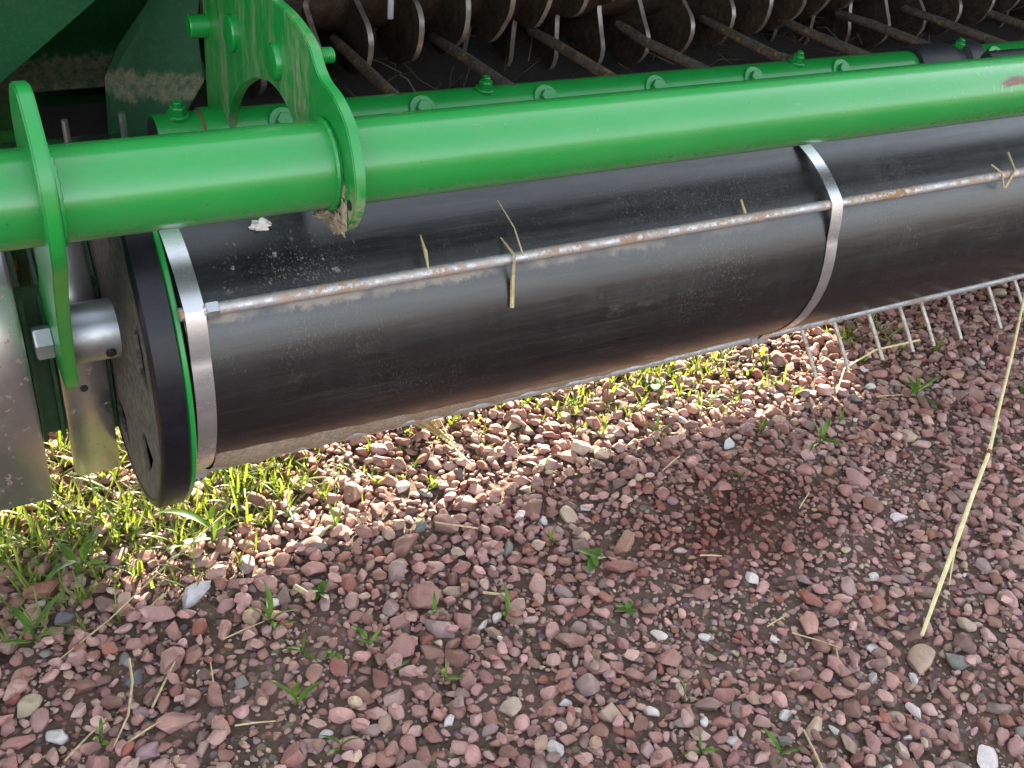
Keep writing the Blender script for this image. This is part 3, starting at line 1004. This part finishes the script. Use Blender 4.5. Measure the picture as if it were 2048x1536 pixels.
PAL = [((0.250, 0.126, 0.110), 5), ((0.200, 0.094, 0.080), 5), ((0.310, 0.172, 0.152), 5), ((0.350, 0.215, 0.190), 3.5), ((0.150, 0.064, 0.050), 3.5),
       ((0.170, 0.050, 0.036), 1.4), ((0.215, 0.088, 0.060), 0.8), ((0.215, 0.145, 0.140), 1.8), ((0.260, 0.165, 0.125), 2.0), ((0.115, 0.068, 0.060), 1.8),
       ((0.330, 0.245, 0.180), 0.9), ((0.52, 0.47, 0.43), 0.14), ((0.12, 0.122, 0.118), 0.16)]
pw = np.array([w for _, w in PAL]); pw = pw / pw.sum()
pc = np.array([c for c, _ in PAL])


def colour():
    c = pc[rng.choice(len(PAL), p=pw)] * rng.uniform(0.92, 1.42)
    return np.clip(c * rng.uniform(0.94, 1.06, 3), 0.01, 0.8)


BARE = [(0.96, 1.06, 0.12, 0.06), (1.15, 0.975, 0.20, 0.10), (0.95, 0.81, 0.20, 0.09), (0.90, 0.92, 0.12, 0.06), (0.33, 1.02, 0.09, 0.05), (0.92, 1.06, 0.09, 0.05),
        (1.12, 1.0, 0.14, 0.05), (0.25, 0.90, 0.13, 0.04), (0.62, 0.86, 0.10, 0.04), (1.25, 0.85, 0.12, 0.05), (1.45, 0.95, 0.16, 0.05), (1.33, 0.72, 0.1, 0.04)]


def bare(x, y):
    s = 0
    for cx, cy, rx, ry in BARE:
        u = ((x - cx) * 0.9 + (y - cy) * 0.43) / rx
        v = (-(x - cx) * 0.43 + (y - cy) * 0.9) / ry
        s = max(s, math.exp(-(u * u + v * v)))
    return s


CELL = 0.03
grid = {}
placed = []


def fits(x, y, r, k):
    gx, gy = int(x // CELL), int(y // CELL)
    for i in range(gx - 2, gx + 3):
        for j in range(gy - 2, gy + 3):
            for (px, py, pr) in grid.get((i, j), ()):
                d = (pr + r) * k
                if (px - x) ** 2 + (py - y) ** 2 < d * d:
                    return False
    return True


def put(x, y, r):
    grid.setdefault((int(x // CELL), int(y // CELL)), []).append((x, y, r))


def view_zone(x, y, pad=0.0):
    """rough outline on the ground of what can be seen near the machine"""
    return (-0.25 - pad < x < 2.75 + pad) and (y > 0.98 - 0.47 * x - 0.12 - pad) and (y > 0.22 - pad) and y < 1.62 + pad and x < 0.55 + 1.35 * y + 0.35 + pad


# distinct stones: x, y, radius, colour, name, label
SPECIAL = [
    (0.222, 1.168, 0.026, (0.46, 0.46, 0.48), 'long pale grey stone lying by the grass below the end disc', (1.25, 0.62)),
    (0.046, 1.191, 0.017, (0.085, 0.095, 0.115), 'dark slate blue stone at the edge of the grass patch', (1, .85)),
    (0.107, 1.045, 0.019, (0.075, 0.090, 0.100), 'dark blue grey stone with a bent straw lying across it', (1, .8)),
    (1.126, 0.612, 0.029, (0.33, 0.235, 0.165), 'large tan rounded stone at the foot of the long straw stalk', (1.1, .75)),
    (1.074, 0.453, 0.026, (0.60, 0.55, 0.54), 'big chalky white angular stone, the largest white one', (1.2, .8)),
    (0.532, 0.783, 0.018, (0.36, 0.29, 0.23), 'round tan speckled stone among small red gravel', (1, .95)),
    (0.857, 0.996, 0.026, (0.30, 0.165, 0.115), 'large flat orange brown stone near the soil patch', (1.3, .7)),
    (1.200, 1.151, 0.019, (0.52, 0.52, 0.50), 'pale grey white stone lying beyond the lit gravel', (1, .9)),
    (0.599, 1.277, 0.016, (0.50, 0.48, 0.44), 'white pebble lying in the sunlit gravel', (1, .8)),
    (0.583, 1.170, 0.016, (0.10, 0.13, 0.12), 'dark green grey stone just outside the sunlit patch', (1, .9)),
    (0.003, 0.995, 0.018, (0.50, 0.49, 0.50), 'upright white stone beside pink gravel near dry straws', (0.65, 1.25)),
    (0.798, 0.813, 0.013, (0.58, 0.53, 0.47), 'smooth white oval pebble leaning on a grey stone', (0.7, 1.2)),
]
PALE = [(0.572, 0.937), (0.685, 1.015), (1.166, 1.245), (1.076, 0.659), (1.089, 0.593), (1.186, 0.77), (1.035, 0.618), (0.952, 0.736), (1.926, 1.174),
        (2.056, 1.24), (1.76, 1.143), (0.773, 1.107), (0.852, 1.101), (0.30, 0.849), (0.777, 0.617), (0.859, 0.785), (0.602, 0.759), (0.94, 0.952),
        (0.91, 0.57), (1.0, 0.52), (0.87, 0.62), (0.70, 0.70), (0.45, 0.80), (0.55, 0.70), (0.93, 0.49), (1.5, 1.02), (1.62, 1.2), (0.76, 0.66)]

stone_meshes = []
for i, (co, tri) in enumerate(HI):
    me = bpy.data.meshes.new('stone')
    me.from_pydata(co.tolist(), [], tri.tolist())
    me.polygons.foreach_set('use_smooth', [True] * len(me.polygons))
    me.set_sharp_from_angle(angle=R(38))
    me.materials.append(M['stone_obj'])
    stone_meshes.append(me)


def single(x, y, r, col, asp, name='stone', lift=0.25, mesh=None):
    me = stone_meshes[mesh if mesh is not None else random.randrange(len(stone_meshes))]
    o = bpy.data.objects.new(name, me)
    C.objects.link(o)
    o.color = (*col, 1)
    th = max(abs(v.co.z) for v in me.vertices)
    o.scale = (r * asp[0], r * asp[1], r)
    o.rotation_euler = (rng.normal(0, 0.16), rng.normal(0, 0.16), rng.uniform(0, 6.28))
    o.location = (x, y, float(gh(x, y)) + r * th * lift)
    return o


KEEP = []
for (x, y, r, col, lab, asp) in SPECIAL:
    x, y = x * KG, y * KG
    put(x, y, r * 1.35)
    KEEP.append((x, y, r * 1.3))
    o = single(x, y, r, col, asp)
    o.rotation_euler.z = 0.6
    tag(o, lab, 'stone')
for (x, y) in PALE:
    x, y = x * KG, y * KG
    r = rng.uniform(0.009, 0.0145)
    put(x, y, r)
    w = rng.uniform(0.8, 1.1)
    o = single(x, y, r, (0.56 * w, 0.53 * w, 0.51 * w), (1, rng.uniform(.65, 1)), 'pebble')
    tag(o, 'small white quartz pebble scattered among the red gravel', 'pebble', 'white pebbles in the gravel')

# packed gravel, big stones first
sizes = [(0.0195, 0.027, 320), (0.0145, 0.0195, 3600), (0.0102, 0.0145, 16000), (0.0070, 0.0102, 40000), (0.0045, 0.0072, 52000)]
big, rest = [], []
for lo, hi, tries in sizes:
    for _ in range(tries):
        x, y = rng.uniform(-0.75, 3.2), rng.uniform(0.0, 2.1)
        if not view_zone(x, y, 0.22):
            continue
        r = rng.uniform(lo, hi)
        b = bare(x, y)
        if lo > 0.0095 and rng.random() < b * 1.05:
            continue
        if lo > 0.0065 and rng.random() < b * 0.75:
            continue
        if fits(x, y, r, 0.74):
            put(x, y, r)
            (big if (r > 0.0145 and view_zone(x, y)) else rest).append((x, y, r))
camp = Vector((0, 0, 1.1))
big.sort(key=lambda s: -s[2] / math.sqrt(s[0] ** 2 + s[1] ** 2 + 1.21))
rest += big[255:]
big = big[:255]
for (x, y, r) in big:
    c = colour()
    if max(c) > 0.42:
        c = pc[0]
    hue = ('brick red' if c[1] < 0.34 * c[0] else 'dark maroon' if c[0] < 0.18 else 'pale pink' if c[0] > 0.36 and c[1] < 0.66 * c[0]
           else 'tan brown' if c[2] < 0.60 * c[1] + 0.03 and c[1] > 0.58 * c[0] else 'mauve grey' if c[2] > 0.62 * c[0] else 'dusky pink')
    place = ('in the sunlit strip under the roller' if 1.27 < y < 1.5 and x < 1.68 else 'on the damp dark soil' if ((x - 1.14) / .21) ** 2 + ((y - .985) / .105) ** 2 < 1
             else 'under the roller tines' if y > 1.2 and x >= 1.5 else 'near the grass by the end disc' if x < 0.35 and y > 1.05 else 'in the shaded gravel')
    o = single(x, y, r, c, (rng.uniform(1.0, 1.25), rng.uniform(.8, 1.05)), 'stone', rng.uniform(0.2, 0.55))
    tag(o, 'larger %s crushed stone lying %s' % (hue, place), 'stone', 'larger %s stones %s' % (hue, place))


# loose top layer and grit, joined with the rest
for _ in range(4200):
    x, y = rng.uniform(-0.5, 2.8), rng.uniform(0.1, 1.7)
    if view_zone(x, y, 0.1) and bare(x, y) < 0.3 and all((x - kx) ** 2 + (y - ky) ** 2 > (kr + .008) ** 2 for kx, ky, kr in KEEP):
        rest.append((x, y, -rng.uniform(0.006, 0.0125)))
for _ in range(26000):
    x, y = rng.uniform(-0.5, 2.8), rng.uniform(0.1, 1.7)
    if view_zone(x, y, 0.05):
        rest.append((x, y, rng.uniform(0.0016, 0.0046)))


def build_gravel():
    cos, tris, cols = [], [], []
    base = 0
    for (x, y, r) in rest:
        top = r < 0
        r = abs(r)
        src = BIGM if r > 0.0105 else MID if r > 0.0055 else LO
        co, tri = src[rng.integers(len(src))]
        yaw = rng.uniform(0, 6.283)
        tx, ty = rng.normal(0, 0.2 if not top else 0.35, 2)
        mm = np.array(Euler((tx, ty, yaw)).to_matrix())
        s = np.array([r * rng.uniform(1.0, 1.2), r * rng.uniform(0.8, 1.0), r * rng.uniform(0.8, 1.1)])
        p = (co * s) @ mm.T
        zz = float(gh(x, y)) + r * rng.uniform(0.12, 0.42) + (0.009 if top else 0.0)
        cos.append(p + np.array([x, y, zz]))
        tris.append(tri + base)
        base += len(co)
        c = colour()
        if r < 0.006 and rng.random() < 0.35:
            c = np.array([0.30, 0.22, 0.17]) * rng.uniform(0.7, 1.5)
        cols.append(np.tile(np.append(c, 1.0), (len(co), 1)))
    co = np.concatenate(cos); tr = np.concatenate(tris); cl = np.concatenate(cols)
    me = bpy.data.meshes.new('gravel')
    me.vertices.add(len(co)); me.vertices.foreach_set('co', co.astype(np.float32).ravel())
    me.loops.add(len(tr) * 3); me.loops.foreach_set('vertex_index', tr.astype(np.int32).ravel())
    me.polygons.add(len(tr))
    me.polygons.foreach_set('loop_start', np.arange(0, len(tr) * 3, 3, dtype=np.int32))
    me.polygons.foreach_set('use_smooth', np.ones(len(tr), dtype=bool))
    me.update(calc_edges=True)
    me.set_sharp_from_angle(angle=R(33))
    at = me.attributes.new('stone_colour', 'FLOAT_COLOR', 'POINT')
    at.data.foreach_set('color', cl.astype(np.float32).ravel())
    me.materials.append(M['stone_attr'])
    o = bpy.data.objects.new('gravel', me)
    C.objects.link(o)
    tag(o, 'red and pink crushed stone gravel spread over brown soil', 'gravel', kind='stuff')
    print('gravel', len(rest), 'stones', len(tr), 'tris')


build_gravel()


# ------------------------------------------------------------------ grass and weeds
def blade(vs_, fs_, x, y, z, h, w, az, lean, curl, segs=5):
    """one folded, tapering, bending blade"""
    d = Vector((math.cos(az), math.sin(az), 0))
    s = Vector((-math.sin(az), math.cos(az), 0))
    p = Vector((x, y, z))
    base = len(vs_)
    ang_ = lean
    for i in range(segs + 1):
        t = i / segs
        ww = w * (0.55 + 1.6 * t) * (1 - t) ** 0.7 if t < 0.999 else 0.0
        ww = min(ww, w)
        up_ = Vector((0, 0, 1)) * math.sin(ang_) * -1
        nrm = d * math.cos(ang_) + Vector((0, 0, -math.sin(ang_)))
        vs_.append(tuple(p - s * ww + nrm * ww * 0.35))
        vs_.append(tuple(p))
        vs_.append(tuple(p + s * ww + nrm * ww * 0.35))
        st = h / segs
        p = p + (d * math.sin(ang_) + Vector((0, 0, math.cos(ang_)))) * st
        ang_ += curl / segs
    for i in range(segs):
        a = base + 3 * i
        fs_.append((a, a + 1, a + 4, a + 3))
        fs_.append((a + 1, a + 2, a + 5, a + 4))


def grass_field():
    vs_, fs_ = [], []
    spots = []
    def area(n, cx, cy, sx, sy, h0, h1, w0=0.0016, w1=0.0036):
        for _ in range(n):
            x, y = rng.normal(cx, sx) * KG, rng.normal(cy, sy) * KG
            spots.append((x, y, rng.uniform(h0, h1), rng.uniform(w0, w1)))
    area(190, 0.18, 1.42, 0.17, 0.10, 0.03, 0.09)
    area(110, 0.10, 1.33, 0.14, 0.06, 0.025, 0.07)
    area(18, 0.05, 1.24, 0.10, 0.05, 0.025, 0.075)
    area(110, 0.34, 1.40, 0.09, 0.07, 0.02, 0.055)
    area(140, 0.12, 1.60, 0.25, 0.10, 0.03, 0.09)
    area(110, 1.22, 1.40, 0.13, 0.06, 0.02, 0.055)
    area(20, 1.38, 1.33, 0.09, 0.05, 0.02, 0.05)
    area(26, 1.78, 1.36, 0.10, 0.05, 0.02, 0.055)
    area(40, 0.80, 1.42, 0.22, 0.05, 0.015, 0.04)
    area(30, 0.60, 1.33, 0.16, 0.05, 0.012, 0.035)
    area(60, 1.05, 1.38, 0.15, 0.05, 0.015, 0.045)
    for (x, y, h, w) in spots:
        z = float(gh(x, y))
        n = rng.integers(2, 6)
        az0 = rng.uniform(0, 6.28)
        for i in range(n):
            blade(vs_, fs_, x + rng.normal(0, .004), y + rng.normal(0, .004), z, h * rng.uniform(.55, 1.15), w * rng.uniform(.7, 1.2),
                  az0 + i * 6.28 / n + rng.normal(0, .4), rng.uniform(0.1, 0.75), rng.uniform(0.2, 1.3))
    me = bpy.data.meshes.new('grass')
    me.from_pydata(vs_, [], fs_)
    me.update()
    o = obj('grass', me, 'grass', sharp=None)
    me.polygons.foreach_set('use_smooth', [True] * len(me.polygons))
    tag(o, 'short yellow green grass growing through the gravel under the roller', 'grass', kind='stuff')


grass_field()


def leaf_mesh(L, w, droop, fold=0.3, segs=6, rounded=False):
    vs_, fs_ = [], []
    z = 0.0; x = 0.0; a = 0.25 + random.uniform(-.1, .2)
    for i in range(segs + 1):
        t = i / segs
        prof_ = math.sin(math.pi * min(1, t * 0.92 + 0.06)) ** (0.6 if rounded else 0.9)
        ww = w * prof_ * (1.0 if rounded else (1.15 - 0.5 * t))
        if i == segs: ww = 0.0002
        vs_ += [(x, -ww, z + ww * fold), (x, 0, z), (x, ww, z + ww * fold)]
        x += math.cos(a) * L / segs
        z += math.sin(a) * L / segs
        a -= droop / segs
    for i in range(segs):
        b = 3 * i
        fs_ += [(b, b + 1, b + 4, b + 3), (b + 1, b + 2, b + 5, b + 4)]
    me = bpy.data.meshes.new('leaf')
    me.from_pydata(vs_, [], fs_)
    me.polygons.foreach_set('use_smooth', [True] * len(me.polygons))
    me.materials.append(M['weed'])
    return me


GL = [leaf_mesh(1.0, 0.085, d) for d in (0.5, 0.9, 1.4, 0.2)]
BL = [leaf_mesh(1.0, 0.26, d, 0.2, 7, True) for d in (0.4, 0.8, 1.1)]
STEM = None


def plant(name, x, y, kind, size, n, label, cat, group=None):
    x, y = x * KG, y * KG
    root = empty(name, (x, y, float(gh(x, y)) + 0.004))
    tag(root, label, cat, group)
    h = size * (0.35 if kind == 'grass' else 0.25)
    if kind == 'rosette': h = 0.008
    lean = Vector((rng.normal(0, .15), rng.normal(0, .15), 1)).normalized()
    st = obj('stem', tube_path([(0, 0, -0.006), lean * h * .5, lean * h], [0.0013, 0.0011, 0.0007], 6), 'weed', root, sharp=None)
    src = GL if kind == 'grass' else BL
    a0 = rng.uniform(0, 6.28)
    for i in range(n):
        t = (i + 0.4) / n
        o = bpy.data.objects.new('leaf', src[rng.integers(len(src))])
        C.objects.link(o)
        o.parent = root
        o.location = lean * h * t
        el = rng.uniform(0.1, 0.9) if kind == 'grass' else rng.uniform(0.0, 0.4)
        if kind == 'grass' and i == n - 1: el = 1.15
        o.rotation_euler = (rng.normal(0, .25), -el, a0 + i * 2.4 + rng.normal(0, .3))
        s = size * rng.uniform(0.6, 1.0) * (0.88 if kind == 'grass' else 0.55)
        o.scale = (s, s * rng.uniform(.8, 1.2), s)
    return root


G1 = 'young grass sprouts in the shaded gravel'
L1 = 'small sprout of young grass growing alone in the shaded red gravel'
plant('weed', 0.38, 1.082, 'rosette', 0.052, 7, 'low broad leaved weed with red tinged heart beside a straw', 'weed')
plant('weed', 0.777, 0.872, 'rosette', 0.040, 6, 'small weed with oval leaves beside a dark blue stone', 'weed')
plant('weed', 0.790, 0.985, 'broad', 0.062, 7, 'leafy weed with long pointed leaves left of the bare soil', 'weed')
plant('weed', 0.355, 0.962, 'rosette', 0.030, 7, 'tiny rosette of yellowish leaves on bare soil', 'weed')
plant('weed', 1.177, 1.352, 'broad', 0.060, 9, 'bushy weed with pointed leaves at the lit grass below the roller', 'weed')
plant('weed', 1.285, 1.29, 'broad', 0.040, 7, 'leafy weed in shade just before the lit grass', 'weed')
plant('grass_tuft', 1.672, 1.127, 'grass', 0.075, 9, 'spreading green grass tuft alone in gravel right of the lit patch', 'grass tuft')
plant('grass_tuft', 1.357, 1.072, 'grass', 0.070, 7, 'yellowish upright grass tuft standing before the soil hollow', 'grass tuft')
plant('grass_tuft', 0.296, 1.045, 'grass', 0.072, 7, 'taller grass tuft with broad pale blades near straw litter', 'grass tuft')
plant('grass_tuft', 0.080, 1.262, 'grass', 0.115, 6, 'tall grass tuft with long blades at the shadow edge', 'grass tuft')
plant('grass_tuft', 0.274, 1.262, 'grass', 0.120, 5, 'long bent grass blades below the end disc', 'grass tuft')
for (x, y, s, n) in [(0.607, 0.934, .060, 3), (0.283, 0.905, .070, 3), (0.513, 0.972, .045, 4), (0.753, 1.049, .045, 3), (1.283, 1.156, .045, 5), (1.296, 1.25, .045, 5),
                     (0.994, 1.368, .04, 5), (0.456, 1.22, .055, 4), (0.400, 1.272, .05, 4), (0.836, 1.213, .055, 5), (0.980, 1.249, .05, 5), (0.408, 0.962, .045, 5), (0.321, 0.985, .040, 5),
                     (0.475, 0.861, .045, 4), (0.308, 0.819, .045, 4), (0.755, 0.701, .040, 2), (0.808, 0.567, .055, 4), (0.720, 0.618, .040, 4), (0.002, 1.160, .08, 6),
                     (0.640, 1.25, .04, 4), (0.56, 1.30, .04, 4), (1.08, 1.22, .05, 5), (1.45, 1.12, .04, 4), (0.42, 0.905, .035, 3), (0.68, 0.80, .03, 3), (1.9, 1.05, .05, 4), (0.05, 0.96, .045, 4), (1.15, 1.06, .03, 3)]:
    plant('grass_sprout', x, y, 'grass', s, n, L1 if y < 1.21 else 'small sprout of young grass growing along the lit gravel edge', 'grass sprout', G1 if y < 1.21 else 'young grass sprouts along the lit gravel')


# ------------------------------------------------------------------ straws
def straw(pts, r, label, mat='straw', group=None, name='straw', flat=True):
    pts = [Vector(p) for p in pts]
    c = pts[0].copy()
    if r is not None and hasattr(r, '__len__'): r = [q * 0.82 for q in r]
    bm = tube_path([p - c for p in pts], r, 7)
    o = obj(name, bm, mat, sharp=50)
    o.location = c
    return tag(o, label, 'straw', group)


def on(x, y, up=0.012):
    x, y = x * KG, y * KG
    return (x, y, float(gh(x, y)) + up)


S = straw([tuple(KG * c for c in p) for p in [(1.150, 0.639, 0.010), (1.24, 0.6915, 0.032), (1.33, 0.7435, 0.055), (1.42, 0.797, 0.078), (1.512, 0.849, 0.1), (1.60, 0.911, 0.126), (1.73, 1.0, 0.163), (1.863, 1.094, 0.2), (2.0, 1.19, .24)]],
          [0.0034, 0.0042, 0.0045, 0.0045, 0.0042, 0.0039, 0.0037, 0.0034, .003], 'long pale straw stalk leaning from the gravel up towards the roller', 'green_straw')
nd = obj('straw_node', fix(lathe_x(bmesh.new(), 0, 0, [(-0.005, 0.004), (0, 0.0052), (0.005, 0.004)], 10)), 'rust')
nd.data.transform(Vector((1, 0.6, 0.35)).to_track_quat('X', 'Z').to_matrix().to_4x4())
nd.parent = S
nd.location = Vector((1.512, 0.849, 0.1)) * KG - S.location
lf = obj('sheath', tube_path([Vector(p) * KG - S.location for p in [(1.33, 0.7435, 0.054), (1.29, 0.714, 0.040), (1.262, 0.690, 0.024)]], [0.0016, 0.0014, 0.0006], 6), 'green_straw', S)
straw([on(1.52, 1.20, .012), on(1.58, 1.245, .03), on(1.68, 1.262, .045), on(1.80, 1.25, .05)], [.0015, .002, .0028, .0030], 'bent pale grass stalk lying below the tines', 'green_straw')
straw([on(0.108, 1.057, .03), on(0.104, 1.02, .028), on(0.088, 0.975, .02), on(0.062, 0.94, .012)], [.0022, .0022, .0018, .001], 'long curved straw lying over the dark blue grey stone')
straw([on(0.180, 1.174), on(0.154, 1.153)], .0030, 'short straw beside the long pale grey stone')
straw([on(0.30, 1.275, .05), on(0.20, 1.22, .028), on(0.10, 1.15, .016), on(0.03, 1.11, .012)], [.0017, .0017, .0014, .001], 'long dry stalk running from the grass into the shade')
straw([on(0.368, 1.075), on(0.352, 1.11)], .0042, 'thick broken straw end pointing at the broad leaved weed')
straw([on(0.634, 0.967), on(0.60, 0.990)], .0022, 'straw sliver by a lone grass blade')
straw([on(0.66, 1.12, .018), on(0.60, 1.155, .022)], .0016, 'thin straw leaning on the dark green grey stone')
G2 = 'short dry straws in the gravel'
L2 = 'short piece of dry straw lying loose on the shaded gravel'
for (x, y, a, L, r) in [(0.14, 1.01, 0.95, 0.075, .0026), (0.035, 0.965, 0.65, .07, .0022), (0.10, 0.945, 0.3, .045, .0024), (0.225, 0.893, -0.35, .05, .0018), (0.26, 1.055, .1, .06, .0016), (0.97, 0.756, 0.1, .04, .0018), (0.996, 0.70, -.9, .07, .0016), (0.97, 0.913, -.5, .035, .002), (1.2, .95, .5, .05, .0016), (0.85, 0.55, 1.2, .07, .0026), (1.05, 1.13, .4, .06, .0018), (1.62, 1.15, -.3, .06, .002), (1.0, 0.66, .9, .04, .0022), (0.2, 1.0, 1.4, .035, .0016)]:
    dx, dy = math.cos(a) * L / 2, math.sin(a) * L / 2
    straw([on(x - dx, y - dy, .014), on(x, y, .0155), on(x + dx, y + dy, .015)], [r * .8, r * .75, r * .6], L2, 'straw', G2)

# ear of barley lying in the lit gravel
ear = empty('barley_ear', (0.705 * KG, 1.40 * KG, 0.02))
tag(ear, 'dry bearded barley ear lying in the sunlit gravel under the roller', 'barley ear')
obj('stalk', tube_path([(0.02, -0.13, -0.004), (0.012, -0.085, 0.0)], 0.0018, 6), 'straw', ear)
bm = bmesh.new()
for i in range(22):
    t = i / 21
    c = Vector((0.012 - 0.02 * t, -0.085 + 0.085 * t, 0.004 + 0.008 * t))
    s = 1 if i % 2 else -1
    tube_path([c, c + Vector((s * 0.0035, 0.005, 0.001)), c + Vector((s * 0.004, 0.011, 0.001))], [0.0012, 0.0034, 0.0008], 6, True, bm)
obj('grain_head', bm, 'green_straw', ear)
bm = bmesh.new()
for i in range(70):
    t = i / 69
    c = Vector((0.012 - 0.02 * t, -0.08 + 0.08 * t, 0.005 + 0.008 * t))
    d = Vector((rng.normal(-0.25, .22), 1, rng.uniform(-.05, .35))).normalized() * rng.uniform(.06, .10)
    tube_path([c, c + d * .5, c + d], [0.0009, 0.0008, 0.0004], 4, False, bm)
obj('awns', bm, 'straw', ear, sharp=None)

# bits of straw and husk caught on the roller
def on_drum(a, x, off=0.0):
    r = r_at(a) + off
    return (x, RC[0] - r * math.cos(R(a)), RC[1] + r * math.sin(R(a)) + DZ)
straw([on_drum(36.5, 0.702, .002), on_drum(30, 0.702, .024), on_drum(22, 0.701, .006), on_drum(14, 0.699, .004)], [.0015, .003, .0045, .004], 'frayed straw caught under the rod at the middle of the roller')
straw([on_drum(29.5, 0.712, .030), on_drum(38, 0.714, .028), on_drum(49, 0.714, .012)], [.0016, .0014, .001], 'thin straw standing up behind the rod of the roller')
straw([on_drum(30, 0.572, .016), on_drum(35, 0.574, .020), on_drum(41, 0.580, .010)], [.0015, .0036, .001], 'split straw flake stuck upright behind the rod')
straw([on_drum(31, 1.135, .012), on_drum(36, 1.136, .014)], [.003, .002], 'tiny straw stub behind the rod left of the strap')
straw([on_drum(38, 1.795, .012), on_drum(30, 1.775, .024), on_drum(24, 1.757, .012)], [.0034, .003, .0026], 'straw piece crossing the rod slantwise past the strap')
straw([on_drum(24, 1.752, .012), on_drum(30, 1.736, .026), on_drum(34, 1.728, .018)], [.0026, .0024, .002], 'shorter straw crossing the rod beside the slanted one')
husk = obj('seed_husk', blob(on_drum(53, 0.372, 0.002), (0.013, 0.006, 0.009), 7), 'shell', sharp=60)
tag(husk, 'small white seed husk stuck on the black roller below the tube', 'seed husk')
